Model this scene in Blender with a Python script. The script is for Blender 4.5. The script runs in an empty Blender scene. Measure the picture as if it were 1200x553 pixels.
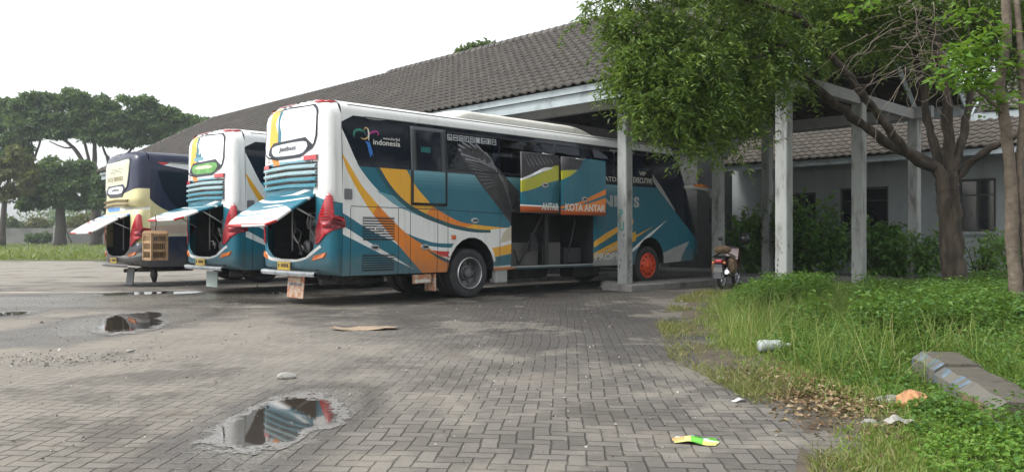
import bpy, bmesh, math, random
import numpy as np
from mathutils import Vector, Matrix
from mathutils.geometry import delaunay_2d_cdt

random.seed(7)
RNG = np.random.default_rng(11)
sc = bpy.context.scene
COL = sc.collection
R = math.radians
F, CX, HY, CAMZ = 925.0, 600.0, 276.0, 1.28          # focal length in photo pixels, principal column, horizon row, eye height
DX, DY = 0.7187, 0.6953                              # direction the buses point (ground plane)
LX, LY = -0.6953, 0.7187                             # direction of the row of buses (to the left)
ANG = math.atan2(DY, DX)

def W(c, t, z=0.0):
    """point from depth along the buses, distance along their row, height"""
    return Vector((c*DX + t*LX, c*DY + t*LY, z))
def G(px, py, z=0.0):
    """point of the ground (height z) surveyed from the photograph"""
    Y = (CAMZ - z)*F/(py - HY)
    return Vector(((px - CX)/F*Y, Y, z))
def PT(px, py, Y):
    return Vector(((px - CX)/F*Y, Y, CAMZ - (py - HY)/F*Y))

# ------------------------------------------------------------------ materials
MATS = {}
def nodes_of(name):
    m = bpy.data.materials.new(name); m.use_nodes = True
    nt = m.node_tree
    return m, nt, nt.nodes['Principled BSDF'], nt.nodes['Material Output']
def N(nt, kind, **kw):
    n = nt.nodes.new(kind)
    for k, v in kw.items():
        if k.startswith('i_'):
            key = k[2:]
            n.inputs[int(key) if key.isdigit() else key].default_value = v
        else:
            setattr(n, k, v)
    return n
def mth(nt, op, a, b=None, c=None, clamp=False):
    n = nt.nodes.new('ShaderNodeMath'); n.operation = op; n.use_clamp = clamp
    for i, v in enumerate((a, b, c)):
        if v is None: continue
        if hasattr(v, 'links'): nt.links.new(v, n.inputs[i])
        else: n.inputs[i].default_value = v
    return n.outputs[0]
def mixc(nt, f, a, b, mode='MIX'):
    n = nt.nodes.new('ShaderNodeMix'); n.data_type = 'RGBA'; n.blend_type = mode
    for s, v in ((n.inputs[0], f), (n.inputs[6], a), (n.inputs[7], b)):
        if hasattr(v, 'links'): nt.links.new(v, s)
        else: s.default_value = v if not isinstance(v, tuple) or len(v) == 4 else (*v, 1)
    return n.outputs[2]
def ramp(nt, fac, stops):
    n = nt.nodes.new('ShaderNodeValToRGB')
    el = n.color_ramp.elements
    while len(el) < len(stops): el.new(0.5)
    for e, (p, c) in zip(el, stops):
        e.position = p; e.color = (*c, 1) if len(c) == 3 else c
    nt.links.new(fac, n.inputs[0])
    return n.outputs[0]
def smooth(nt, v, a, b):
    n = nt.nodes.new('ShaderNodeMapRange'); n.interpolation_type = 'SMOOTHSTEP'
    nt.links.new(v, n.inputs[0]); n.inputs[1].default_value = a; n.inputs[2].default_value = b
    return n.outputs[0]
def noise_tex(nt, vec, scale, detail=4, rough=.55):
    n = N(nt, 'ShaderNodeTexNoise'); n.inputs['Scale'].default_value = scale
    n.inputs['Detail'].default_value = detail; n.inputs['Roughness'].default_value = rough
    if vec is not None: nt.links.new(vec, n.inputs['Vector'])
    return n.outputs[0]

def M(name, col, rough=.5, metal=0, coat=0, var=.12, vscale=3.0, bump=0, bscale=40, spec=.5, dirt=None, dscale=1.5, stretch=None, dthr=(.5, .75)):
    """plain procedural material: base colour broken up by noise, optional dirt colour and bump"""
    if name in MATS: return MATS[name]
    m, nt, b, out = nodes_of(name)
    tc = N(nt, 'ShaderNodeTexCoord'); vec = tc.outputs['Object']
    if stretch:
        mp = N(nt, 'ShaderNodeMapping'); mp.inputs['Scale'].default_value = stretch
        nt.links.new(vec, mp.inputs[0]); vec = mp.outputs[0]
    n1 = noise_tex(nt, vec, vscale, 5)
    lo = tuple(max(0, c*(1 - var)) for c in col); hi = tuple(min(1, c*(1 + var)) for c in col)
    c = ramp(nt, n1, [(.3, lo), (.7, hi)])
    if dirt:
        d = noise_tex(nt, vec, dscale, 6, .65)
        c = mixc(nt, mth(nt, 'MULTIPLY', smooth(nt, d, *dthr), dirt[3] if len(dirt) > 3 else .7), c, tuple(dirt[:3]))
    nt.links.new(c, b.inputs['Base Color'])
    b.inputs['Roughness'].default_value = rough; b.inputs['Metallic'].default_value = metal
    b.inputs['Coat Weight'].default_value = coat; b.inputs['Coat Roughness'].default_value = .08
    b.inputs['Specular IOR Level'].default_value = spec
    if bump:
        bn = N(nt, 'ShaderNodeBump'); bn.inputs['Strength'].default_value = bump; bn.inputs['Distance'].default_value = .02
        nt.links.new(noise_tex(nt, vec, bscale, 4), bn.inputs['Height'])
        nt.links.new(bn.outputs[0], b.inputs['Normal'])
    MATS[name] = m
    return m

def leaf_mat(name, cols, rough=.45, trans=.35):
    """leaves: colour varies from leaf to leaf through the 'rnd' attribute, some light passes through"""
    m, nt, b, out = nodes_of(name)
    a = N(nt, 'ShaderNodeAttribute'); a.attribute_name = 'rnd'
    c = ramp(nt, a.outputs['Fac'], [(i/(len(cols) - 1), k) for i, k in enumerate(cols)])
    nt.links.new(c, b.inputs['Base Color']); b.inputs['Roughness'].default_value = rough
    b.inputs['Specular IOR Level'].default_value = .35
    tr = N(nt, 'ShaderNodeBsdfTranslucent'); nt.links.new(mixc(nt, .35, c, (.35, .5, .04)), tr.inputs[0])
    mx = N(nt, 'ShaderNodeMixShader'); mx.inputs[0].default_value = trans
    nt.links.new(b.outputs[0], mx.inputs[1]); nt.links.new(tr.outputs[0], mx.inputs[2])
    nt.links.new(mx.outputs[0], out.inputs[0])
    MATS[name] = m
    return m

# ------------------------------------------------------------------ objects
def tag(o, label=None, cat=None, group=None, kind=None):
    if label: o['label'] = label
    if cat: o['category'] = cat
    if group: o['group'] = group
    if kind: o['kind'] = kind
    return o
def empty(name, loc=(0, 0, 0), rz=0.0, label=None, cat=None, group=None):
    o = bpy.data.objects.new(name, None); COL.objects.link(o)
    o.location = loc; o.rotation_euler = (0, 0, rz); o.empty_display_size = .2
    return tag(o, label, cat, group)

class MB:
    """collects shapes and links them as one mesh object"""
    def __init__(s): s.v = []; s.f = []; s.m = []; s.sm = []
    def add(s, vs, fs, mi=0, sm=False):
        o = len(s.v); s.v += [tuple(v) for v in vs]
        for f in fs: s.f.append(tuple(i + o for i in f)); s.m.append(mi); s.sm.append(sm)
    def box(s, c, size, rz=0, mi=0, rot=None, bev=0):
        hx, hy, hz = size[0]/2, size[1]/2, size[2]/2
        b = min(bev, hx*.9, hy*.9, hz*.9)
        Mx = Matrix.Rotation(rz, 3, 'Z') if rot is None else rot
        C = Vector(c)
        if b <= 0:
            vs = [C + Mx @ Vector((x*hx, y*hy, z*hz)) for z in (-1, 1) for y in (-1, 1) for x in (-1, 1)]
            s.add(vs, [(0, 2, 3, 1), (4, 5, 7, 6), (0, 1, 5, 4), (2, 6, 7, 3), (0, 4, 6, 2), (1, 3, 7, 5)], mi)
        else:
            bm = bmesh.new(); bmesh.ops.create_cube(bm, size=1)
            for v in bm.verts: v.co = Vector((v.co.x*2*hx, v.co.y*2*hy, v.co.z*2*hz))
            bmesh.ops.bevel(bm, geom=bm.edges[:], offset=b, segments=2, affect='EDGES', profile=.5)
            s.bm(bm, Matrix.Translation(C) @ Mx.to_4x4(), mi)
    def bm(s, bm, mat4=None, mi=0, sm=False):
        bm.verts.ensure_lookup_table(); bm.verts.index_update()
        vs = [(mat4 @ v.co) if mat4 else v.co.copy() for v in bm.verts]
        s.add(vs, [[v.index for v in f.verts] for f in bm.faces], mi, sm); bm.free()
    def tube(s, pts, rad, n=8, mi=0, sm=True, cap=True):
        pts = [Vector(p) for p in pts]; k = len(pts)
        rad = [rad]*k if not hasattr(rad, '__len__') else list(rad)
        up = Vector((0, 0, 1)); vs = []; prev = None
        for i, p in enumerate(pts):
            d = (pts[min(i + 1, k - 1)] - pts[max(i - 1, 0)])
            d = d.normalized() if d.length > 1e-9 else Vector((0, 0, 1))
            a = prev if prev is not None else (d.cross(up) if abs(d.z) < .95 else d.cross(Vector((1, 0, 0))))
            a = (a - d*a.dot(d)); a = a.normalized() if a.length > 1e-6 else d.orthogonal().normalized()
            b = d.cross(a); prev = a
            for j in range(n):
                t = 2*math.pi*j/n
                vs.append(p + (a*math.cos(t) + b*math.sin(t))*rad[i])
        fs = [(i*n + j, i*n + (j + 1) % n, (i + 1)*n + (j + 1) % n, (i + 1)*n + j) for i in range(k - 1) for j in range(n)]
        s.add(vs, fs, mi, sm)
        if cap:
            o = len(s.v) - k*n
            s.f.append(tuple(o + j for j in range(n))[::-1]); s.m.append(mi); s.sm.append(False)
            s.f.append(tuple(o + (k - 1)*n + j for j in range(n))); s.m.append(mi); s.sm.append(False)
    def lathe(s, prof, axis='Y', c=(0, 0, 0), n=32, mi=0, sm=True, closed=False):
        """prof: (radius, along axis) pairs"""
        C = Vector(c); vs = []
        for r, a in prof:
            for j in range(n):
                t = 2*math.pi*j/n
                u, w = r*math.cos(t), r*math.sin(t)
                vs.append(C + Vector({'Y': (u, a, w), 'Z': (u, w, a), 'X': (a, u, w)}[axis]))
        k = len(prof)
        fs = [(i*n + j, i*n + (j + 1) % n, (i + 1)*n + (j + 1) % n, (i + 1)*n + j) for i in range(k - 1) for j in range(n)]
        if closed: fs += [((k - 1)*n + j, (k - 1)*n + (j + 1) % n, (j + 1) % n, j) for j in range(n)]
        s.add(vs, fs, mi, sm)
    def grid(s, fn, us, vs_, mi=0, sm=True, flip=False, keep=None):
        vs = [fn(u, v) for u in us for v in vs_]; n = len(vs_)
        fs = []
        for i in range(len(us) - 1):
            for j in range(n - 1):
                if keep and not keep((us[i] + us[i+1])/2, (vs_[j] + vs_[j+1])/2): continue
                q = (i*n + j, (i + 1)*n + j, (i + 1)*n + j + 1, i*n + j + 1)
                fs.append(q[::-1] if flip else q)
        s.add(vs, fs, mi, sm)
    def prism(s, poly, fn0, fn1, mi=0, sm=False):
        """flat outline (2D) pulled between two placements fn0, fn1"""
        n = len(poly)
        s.add([fn0(*p) for p in poly] + [fn1(*p) for p in poly],
              [tuple(range(n))[::-1], tuple(range(n, 2*n))] + [(i, (i + 1) % n, n + (i + 1) % n, n + i) for i in range(n)], mi, sm)
    def build(s, name, mats, parent=None, loc=None, fix=True):
        me = bpy.data.meshes.new(name); me.from_pydata(s.v, [], s.f)
        if not isinstance(mats, (list, tuple)): mats = [mats]
        for m in mats: me.materials.append(m)
        me.polygons.foreach_set('material_index', s.m); me.polygons.foreach_set('use_smooth', s.sm)
        if fix:
            b = bmesh.new(); b.from_mesh(me); bmesh.ops.recalc_face_normals(b, faces=b.faces[:]); b.to_mesh(me); b.free()
        me.update()
        o = bpy.data.objects.new(name, me); COL.objects.link(o)
        if parent: o.parent = parent
        if loc is not None: o.location = loc
        return o

def leaves(name, mat, pos, dirs, nrm, length, width, parent=None, rnd=None, fold=.25, shape='leaf'):
    """one mesh of many small leaves; arrays of N"""
    n = len(pos); d = dirs/np.linalg.norm(dirs, axis=1, keepdims=True)
    side = np.cross(d, nrm); side /= (np.linalg.norm(side, axis=1, keepdims=True) + 1e-9)
    up = np.cross(side, d)
    L = length[:, None]; Wd = width[:, None]
    mid = .42 if shape == 'leaf' else .25
    v = np.empty((n, 4, 3))
    v[:, 0] = pos; v[:, 2] = pos + d*L - up*L*fold*.6
    v[:, 1] = pos + d*L*mid + side*Wd*.5 + up*Wd*fold
    v[:, 3] = pos + d*L*mid - side*Wd*.5 + up*Wd*fold
    me = bpy.data.meshes.new(name)
    me.vertices.add(4*n); me.vertices.foreach_set('co', v.reshape(-1))
    me.loops.add(6*n); me.polygons.add(2*n)
    base = (np.arange(n)*4)[:, None]
    idx = (base + np.array([0, 1, 2, 0, 2, 3])[None, :]).reshape(-1)
    me.loops.foreach_set('vertex_index', idx.astype(np.int32))
    me.polygons.foreach_set('loop_start', (np.arange(2*n)*3).astype(np.int32))
    me.update(calc_edges=True)
    at = me.attributes.new('rnd', 'FLOAT', 'POINT')
    r = RNG.random(n) if rnd is None else rnd
    at.data.foreach_set('value', np.repeat(r, 4).astype(np.float32))
    me.materials.append(mat)
    o = bpy.data.objects.new(name, me); COL.objects.link(o)
    if parent: o.parent = parent
    return o
def blades(name, mat, pos, dirs, bend, length, width, rnd=None):
    """one mesh of thin bending grass blades"""
    n = len(pos); d = dirs/np.linalg.norm(dirs, axis=1, keepdims=True)
    side = np.cross(d, bend); side /= (np.linalg.norm(side, axis=1, keepdims=True) + 1e-9); L = length[:, None]; Wd = width[:, None]
    b = bend/np.linalg.norm(bend, axis=1, keepdims=True); b = b*np.array([1, 1, .3])[None]
    v = np.empty((n, 5, 3)); m = pos + d*L*.55 + b*L*.07; t = pos + d*L*.93 + b*L*.32
    v[:, 0] = pos - side*Wd*.5; v[:, 1] = pos + side*Wd*.5; v[:, 2] = m + side*Wd*.4; v[:, 3] = m - side*Wd*.4; v[:, 4] = t
    me = bpy.data.meshes.new(name); me.vertices.add(5*n); me.vertices.foreach_set('co', v.reshape(-1)); me.loops.add(9*n); me.polygons.add(3*n)
    idx = ((np.arange(n)*5)[:, None] + np.array([0, 1, 2, 0, 2, 3, 3, 2, 4])[None]).reshape(-1)
    me.loops.foreach_set('vertex_index', idx.astype(np.int32)); me.polygons.foreach_set('loop_start', (np.arange(3*n)*3).astype(np.int32)); me.update(calc_edges=True)
    at = me.attributes.new('rnd', 'FLOAT', 'POINT'); r = RNG.random(n) if rnd is None else rnd; at.data.foreach_set('value', np.repeat(r, 5).astype(np.float32))
    me.materials.append(mat); o = bpy.data.objects.new(name, me); COL.objects.link(o)
    return o
def rdir(n, zmean=0.0, zs=1.0):
    a = RNG.normal(size=(n, 3)); a[:, 2] = a[:, 2]*zs + zmean
    return a/np.linalg.norm(a, axis=1, keepdims=True)

def crv(pts, k=6):
    """Catmull-Rom curve through points"""
    p = [Vector((q[0], q[1], 0)) for q in pts]
    if len(p) < 3: return [(q[0], q[1]) for q in pts]
    p = [p[0]*2 - p[1]] + p + [p[-1]*2 - p[-2]]
    out = []
    for i in range(1, len(p) - 2):
        for j in range(k):
            t = j/k
            q = .5*((2*p[i]) + (p[i+1] - p[i-1])*t + (2*p[i-1] - 5*p[i] + 4*p[i+1] - p[i+2])*t*t + (3*p[i] - p[i-1] - 3*p[i+1] + p[i+2])*t**3)
            out.append((q.x, q.y))
    out.append((p[-2].x, p[-2].y))
    return out
def band(a, b): return crv(a) + crv(b)[::-1]
def area2(p): return sum(p[i][0]*p[(i+1) % len(p)][1] - p[(i+1) % len(p)][0]*p[i][1] for i in range(len(p)))
def stroke(pts, w):
    """ribbon of width w round a polyline"""
    L, Rr = [], []
    for i, p in enumerate(pts):
        a = pts[max(i-1, 0)]; b = pts[min(i+1, len(pts)-1)]
        dx, dy = b[0]-a[0], b[1]-a[1]; l = math.hypot(dx, dy) or 1
        ww = w[i] if hasattr(w, '__len__') else w
        L.append((p[0]-dy/l*ww/2, p[1]+dx/l*ww/2)); Rr.append((p[0]+dy/l*ww/2, p[1]-dx/l*ww/2))
    return L + Rr[::-1]
def rect(x0, y0, x1, y1): return [(x0, y0), (x1, y0), (x1, y1), (x0, y1)]
def ell(cx, cy, a, b, n=20): return [(cx + a*math.cos(2*math.pi*i/n), cy + b*math.sin(2*math.pi*i/n)) for i in range(n)]

def inside(c, poly):
    """which of the points c lie inside the outline"""
    r = np.zeros(len(c), bool); x, y = c[:, 0], c[:, 1]; n = len(poly)
    for i in range(n):
        (x0, y0), (x1, y1) = poly[i], poly[(i + 1) % n]
        if y0 == y1: continue
        r ^= ((y0 > y) != (y1 > y)) & (x < (x1 - x0)*(y - y0)/(y1 - y0) + x0)
    return r

def surface(name, base, polys, fn, mats, parent=None, holes=(), step=(.25, .25), basemat=0, thick=None, sm=True):
    """one curved sheet cut along the outlines of its painted pattern: (outline, material index) pairs, later ones on top"""
    V, Fc = [], []
    def addp(p):
        if area2(p) < 0: p = p[::-1]
        o = len(V); V.extend(Vector((a, b)) for a, b in p); Fc.append(list(range(o, o + len(p))))
    addp(base)
    for h in holes: addp(h)
    for p, _ in polys: addp(p)
    x0, x1 = min(p[0] for p in base), max(p[0] for p in base); y0, y1 = min(p[1] for p in base), max(p[1] for p in base)
    xs = step[0] if hasattr(step[0], '__len__') else np.arange(x0, x1, step[0])
    ys = step[1] if hasattr(step[1], '__len__') else np.arange(y0, y1, step[1])
    for i, a in enumerate(xs):
        for b in ys:
            if x0 < a < x1 and y0 < b < y1: V.append(Vector((float(a) + 1.3e-4, float(b) + 1.7e-4)))
    ov, oe, of, _, _, orig = delaunay_2d_cdt(V, [], Fc, 0, 1e-5)
    mb = MB(); fs, ms = [], []
    cen = np.array([[(ov[f[0]][k] + ov[f[1]][k] + ov[f[2]][k])/3 for k in (0, 1)] for f in of])
    ok = inside(cen, base); mi = np.full(len(of), basemat)
    for h in holes: ok &= ~inside(cen, h)
    for p, k in polys: mi[inside(cen, p)] = k
    for f, o, k in zip(of, ok, mi):
        if o: fs.append(tuple(f)); ms.append(int(k))
    used = sorted({i for f in fs for i in f}); mp = {u: i for i, u in enumerate(used)}
    mb.v = [tuple(fn(ov[i][0], ov[i][1])) for i in used]
    mb.f = [tuple(mp[i] for i in f) for f in fs]; mb.m = ms; mb.sm = [sm]*len(fs)
    o = mb.build(name, mats, parent, fix=False)
    if thick:
        md = o.modifiers.new('thick', 'SOLIDIFY'); md.thickness = thick; md.offset = 0
    return o

_txt = {}
def text_bm(body, size, depth=.004, bold=0.0, shear=0.0):
    cu = bpy.data.curves.new('t', 'FONT'); cu.body = body; cu.size = size; cu.extrude = depth/2; cu.offset = bold; cu.shear = shear
    cu.align_x = 'LEFT'; cu.resolution_u = 3
    ob = bpy.data.objects.new('t', cu); COL.objects.link(ob)
    dg = bpy.context.evaluated_depsgraph_get(); me = bpy.data.meshes.new_from_object(ob.evaluated_get(dg))
    bm = bmesh.new(); bm.from_mesh(me); bpy.data.objects.remove(ob); bpy.data.curves.remove(cu); bpy.data.meshes.remove(me)
    return bm
def text_at(body, fn, x0, z0, x1, z1, name, mat, parent, bold=0.0, shear=0.0):
    """lettering fitted into a box (x0..x1, z0..z1) of a surface fn(x, z, lift)"""
    bm = text_bm(body, 1.0, .1, bold, shear)
    xs = [v.co.x for v in bm.verts]; ys = [v.co.y for v in bm.verts]
    a0, a1, b0, b1 = min(xs), max(xs), min(ys), max(ys)
    for v in bm.verts:
        v.co = Vector(fn(x0 + (v.co.x - a0)/(a1 - a0)*(x1 - x0), z0 + (v.co.y - b0)/(b1 - b0)*(z1 - z0), .006 + v.co.z*.03))
    mb = MB(); mb.bm(bm); return mb.build(name, mat, parent)

def join(o, mb, mat):
    """adds the shapes of mb to an object's mesh as a pattern of its own material"""
    if not mb.v: return o
    t = mb.build('tmp', mat, None, fix=False); me = o.data; k = len(me.materials)
    bm = bmesh.new(); bm.from_mesh(me); n = len(bm.faces); bm.from_mesh(t.data); bm.faces.ensure_lookup_table()
    me.materials.append(mat)
    for f in bm.faces[n:]: f.material_index = k
    bm.to_mesh(me); bm.free(); m2 = t.data; bpy.data.objects.remove(t); bpy.data.meshes.remove(m2)
    return o
SKY, SUN, EXPO, HAZE = 0.15, 1.1, 1.1, .0006
# ------------------------------------------------------------------ the buses
HW = 1.25
def tum(z): return .06*max(0, (z - 2.4)/1.1)**2 + .03*max(0, (1.0 - z)/.45)**2
def zroof(y): return 3.5 + .33*max(0.0, 1 - min(1, abs(y/HW))**4)**.34
def se(y): return max(0.0, 1 - min(1, abs(y/HW))**4)**.25
def xrear(y, z):
    v = min(1, max(0, (z - 3.2)/(zroof(y) - 3.2 + 1e-6)))
    return .12 - .40*se(y)*max(0, 1 - v**4)**.3
def xside_front(z): return 11.5 - (.9*((z - 1.2)/2.2) if z > 1.2 else 0)
def xfront(y, z):
    v = min(1, max(0, (z - 3.1)/(zroof(y) - 3.1 + 1e-6)))
    return xside_front(min(z, 3.5)) + .38*se(y)*max(0, 1 - v**3)**.4
def ysc(y, z): return y*(HW - tum(z))/HW

WHITE = (.74, .75, .73); TEAL = (.008, .135, .195); DTEAL = (.01, .075, .095); YEL = (.78, .40, .03); ORA = (.72, .21, .02); RED = (.55, .03, .03)
def paint(n, c):
    """coach paint: faint streaks, road dust splashed over the skirt, slightly wavy panels"""
    if n in MATS: return MATS[n]
    m, nt, p, out = nodes_of(n); tc = N(nt, 'ShaderNodeTexCoord'); v = tc.outputs['Object']
    base = ramp(nt, noise_tex(nt, v, 1.3, 5), [(.3, tuple(x*.94 for x in c)), (.7, tuple(min(1, x*1.05) for x in c))])
    st = N(nt, 'ShaderNodeMapping'); st.inputs['Scale'].default_value = (9, 9, .7); nt.links.new(v, st.inputs[0])
    base = mixc(nt, mth(nt, 'MULTIPLY', smooth(nt, noise_tex(nt, st.outputs[0], 1.0, 6, .7), .50, .78), .30), base, (.15, .13, .105))
    sz = N(nt, 'ShaderNodeSeparateXYZ'); nt.links.new(v, sz.inputs[0])
    h = mth(nt, 'ADD', sz.outputs[2], mth(nt, 'MULTIPLY', mth(nt, 'SUBTRACT', noise_tex(nt, v, 3.2, 6, .7), .5), 1.1))
    base = mixc(nt, mth(nt, 'MULTIPLY', mth(nt, 'SUBTRACT', 1.0, smooth(nt, h, .50, 1.15)), .42), base, (.19, .17, .14))
    base = mixc(nt, mth(nt, 'MULTIPLY', smooth(nt, noise_tex(nt, v, 60, 3, .6), .62, .72), .18), base, (.10, .09, .075))
    nt.links.new(base, p.inputs['Base Color'])
    nt.links.new(mth(nt, 'ADD', .24, mth(nt, 'MULTIPLY', noise_tex(nt, v, 4, 4), .22)), p.inputs['Roughness']); p.inputs['Specular IOR Level'].default_value = .42; p.inputs['Coat Weight'].default_value = .1
    bn = N(nt, 'ShaderNodeBump'); bn.inputs['Strength'].default_value = .35; bn.inputs['Distance'].default_value = .012; nt.links.new(noise_tex(nt, v, 1.6, 2), bn.inputs['Height']); nt.links.new(bn.outputs[0], p.inputs['Normal'])
    MATS[n] = m; return m
def bus_mats(kind):
    if kind != 'navy':
        return [paint('white_paint', WHITE), paint('teal_paint', TEAL), paint('dark_teal_paint', DTEAL), paint('yellow_paint', YEL), paint('orange_paint', ORA), paint('red_paint', RED),
                M('black_gloss', (.010, .014, .024), rough=.08, coat=0, var=.1, spec=.32), M('eagle_dark', (.046, .044, .048), rough=.5, var=.25, vscale=5), M('feather_grey', (.22, .225, .25), rough=.5),
                paint('pale_teal_paint', (.13, .32, .38)), M('seam_black', (.02, .02, .022), rough=.6), paint('cream_paint', (.55, .50, .38)), M('frame_grey', (.06, .065, .075), rough=.35), M('grime_grey', (.33, .34, .33), rough=.5)] + [paint('teal_fade_%d' % k, tuple(TEAL[i] + ((.13, .32, .38)[i] - TEAL[i])*f for i in range(3))) for k, f in enumerate((.72, .48, .27, .11))]
    return [paint('navy_paint', (.017, .022, .052)), paint('cream_yellow_paint', (.68, .62, .33)), paint('cream_paint', (.55, .50, .38)), paint('pink_cream_paint', (.50, .38, .30)), paint('white_paint', WHITE), paint('red_paint', RED),
            MATS['black_gloss'], M('brown_slat', (.16, .11, .05), rough=.5), paint('sky_blue_paint', (.10, .28, .62)), paint('dark_grey_paint', (.07, .075, .09)), M('seam_black', (.02, .02, .022), rough=.6), M('frame_grey', (.06, .065, .075)), M('feather_grey', (.16, .17, .20)), M('grime_grey', (.33, .34, .33))]

GLASS = None
def tinted_glass():
    m, nt, b, out = nodes_of('tinted_glass')
    g = N(nt, 'ShaderNodeBsdfGlossy'); g.inputs['Roughness'].default_value = .03; g.inputs[0].default_value = (.85, .9, 1, 1)
    t = N(nt, 'ShaderNodeBsdfTransparent'); t.inputs[0].default_value = (.20, .23, .28, 1)
    f = N(nt, 'ShaderNodeFresnel'); f.inputs[0].default_value = 1.5
    mx = N(nt, 'ShaderNodeMixShader'); nt.links.new(mth(nt, 'MULTIPLY', f.outputs[0], .6), mx.inputs[0]); nt.links.new(t.outputs[0], mx.inputs[1]); nt.links.new(g.outputs[0], mx.inputs[2])
    nt.links.new(mx.outputs[0], out.inputs[0]); MATS['tinted_glass'] = m; return m

def make_bus(kind, c, t, ZS, label, name='coach_bus'):
    corner = W(c, t); ref = corner if kind == 'navy' else W(7.617, 12.402)
    X0, Y0 = ref.x, ref.y; zk = ZS if kind == 'navy' else 1.0
    root = empty(name, corner + Vector((LX, LY, 0))*HW, ANG, label, 'bus', 'coaches parked tail out at the terminal')
    def S(px, py, off=0.0):
        xa, ya = X0 + off*DY, Y0 - off*DX; r = (px - CX)/F
        s = (r*ya - xa)/(DX - r*DY); return (s, (CAMZ - (py - HY)*(ya + s*DY)/F)/zk)
    def Rr(px, py, xr=-.22):
        xa, ya = X0 + xr*DX, Y0 + xr*DY; r = (px - CX)/F
        w = (r*ya - xa)/(LX - r*LY); return (w - HW, (CAMZ - (py - HY)*(ya + w*LY)/F)/zk)
    def SP(*p): return [S(*q) for q in p]
    def RP(*p): return [Rr(*q) for q in p]
    sidefn = lambda s, z, o=0.0: (s, -(HW - tum(z) + o), z*ZS)
    leftfn = lambda s, z, o=0.0: (s, (HW - tum(z) + o), z*ZS)
    rearfn = lambda y, z, o=0.0: (xrear(y, z) - o, ysc(y, z), z*ZS)
    frontfn = lambda y, z, o=0.0: (xfront(y, z) + o, ysc(y, z), z*ZS)
    mats = bus_mats(kind); first = kind == 'eagle'
    def part(mb, nm, mat, par=root): return mb.build(nm, mat, par)
    zb = .56
    # ---- outline of a side wall with its wheel arches
    def arch(x, n=12): return [(x + .64*math.cos(a), zb + .70*math.sin(a)) for a in np.linspace(math.pi, 0, n)]
    base = [(.12, zb)] + arch(3.22) + arch(9.445) + [(11.5, .62)] + [(xside_front(z), z) for z in np.linspace(1.2, 3.5, 8)] + [(.12, 3.5)]
    BELT = 2.565
    # ---- painted pattern of the side
    P = []
    if kind != 'navy':
        W_, T_, DT, Y_, O_, R_, K_, E_, FG, PT_, SB, CR, FR, GR = range(14); FD = 14
        Yl = [(440, 188), (446, 197), (455, 212), (466, 226), (480, 238.5), (498.5, 249), (517, 257), (535, 263), (560, 267.7), (590, 269)]
        Yr = [(470, 188), (478.5, 201.5), (486, 217), (498.5, 232), (506, 240), (520, 249), (538.5, 258.5), (560, 262.5), (588, 265.5), (604, 266)]
        swA = [(418, 188), (421.6, 195.4), (434, 212), (449, 227.7), (464.6, 240), (484, 249)]
        DTl = [(434, 188), (440.5, 197), (449, 212), (460, 227), (475, 241), (494, 253), (514, 261), (534, 267.5), (560, 271.6), (592, 271)]
        P.append((crv(SP(*swA)) + crv(SP(*DTl[:6]))[::-1], T_))
        P.append((crv(SP((440, 222), (452, 230.5), (464.6, 240), (484, 249))) + crv(SP((494, 253), (475, 241), (462, 229))), PT_))
        main = crv(SP(*Yr)) + [(4.49, .3), (12, .3), (12, 2.6), (SP(Yr[0])[0][0], 2.6)]
        P.append((main, T_))
        for k, (za, zb2) in enumerate(((2.6, 2.50), (2.50, 2.44), (2.44, 2.38), (2.38, 2.31), (2.31, 2.24))): P.append((rect(S(480, 200)[0], zb2, 8.6, za), (PT_, FD, FD+1, FD+2, FD+3)[k]))
        P.append((crv(SP(*Yl)) + crv(SP(*Yr))[::-1], Y_))
        P.append((crv(SP((500, 249.7), (517, 257), (535, 263), (546, 265.5))) + crv(SP((556, 262), (538.5, 258.5), (520, 249), (507, 241))), O_))
        P.append((crv(SP(*DTl)) + crv(SP(*Yl))[::-1], DT))
        P.append((crv(SP((475.4, 272), (492, 278.5), (511, 283.6), (536, 284.5))) + crv(SP((536, 289.5), (514, 288.5), (489, 284), (476, 273))), T_))
        P.append((crv(SP((500.5, 291.5), (514, 293), (534, 294))) + crv(SP((534, 302), (514, 298), (500.5, 292.5))), R_))
        P.append((crv(SP((392, 243), (409, 253), (425, 263.5), (443, 274), (461, 282), (480, 298), (498, 316))) + crv(SP((500, 322), (480, 311), (462, 300), (438, 286), (425, 278), (412.5, 270), (392, 257.5))), T_))
        P.append((crv(SP((390, 266), (401.7, 273.5), (416, 280.7), (434, 290), (452, 299), (470, 307), (500, 321))) + SP((500, 345), (388, 345)), T_))
        spL = [(399.5, 178), (403, 187), (406, 196.8), (412.6, 210), (421.5, 226), (437, 250), (461.5, 279.5), (481.5, 303), (501, 324)]
        spR = [(400.5, 178), (406.5, 187), (413.5, 199), (424.6, 217), (443, 239), (461.5, 258.5), (480, 275.4), (501.5, 289), (517, 298.5), (533, 307)]
        P.append((crv(SP(*spL)) + SP((533, 324)) + crv(SP(*spR))[::-1], O_))
        P.append((crv(SP(*spL[:6])) + crv(SP(*spR[:5]))[::-1], Y_))
        P.append((crv(SP((501, 291.5), (516, 299), (532, 306))) + crv(SP((532, 309.5), (516, 303), (502, 293.5))), DT))
        # panel behind the rear wheel
        P.append((SP((575, 268), (604, 265), (604, 283.5), (589, 287), (575, 290)), W_))
        P.append((crv(SP((574, 290), (589, 287.3), (604.5, 283))) + SP((604.5, 295), (589, 298), (576, 301)), Y_))
        P.append((SP((576, 301), (604.5, 295), (604.5, 309), (578, 311.5)), T_))
        P.append((SP((576, 311.5), (604.5, 308.8), (604.5, 311), (576, 313)), W_)); P.append((SP((576, 313), (604.5, 311), (604.5, 325), (576, 325)), O_))
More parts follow.
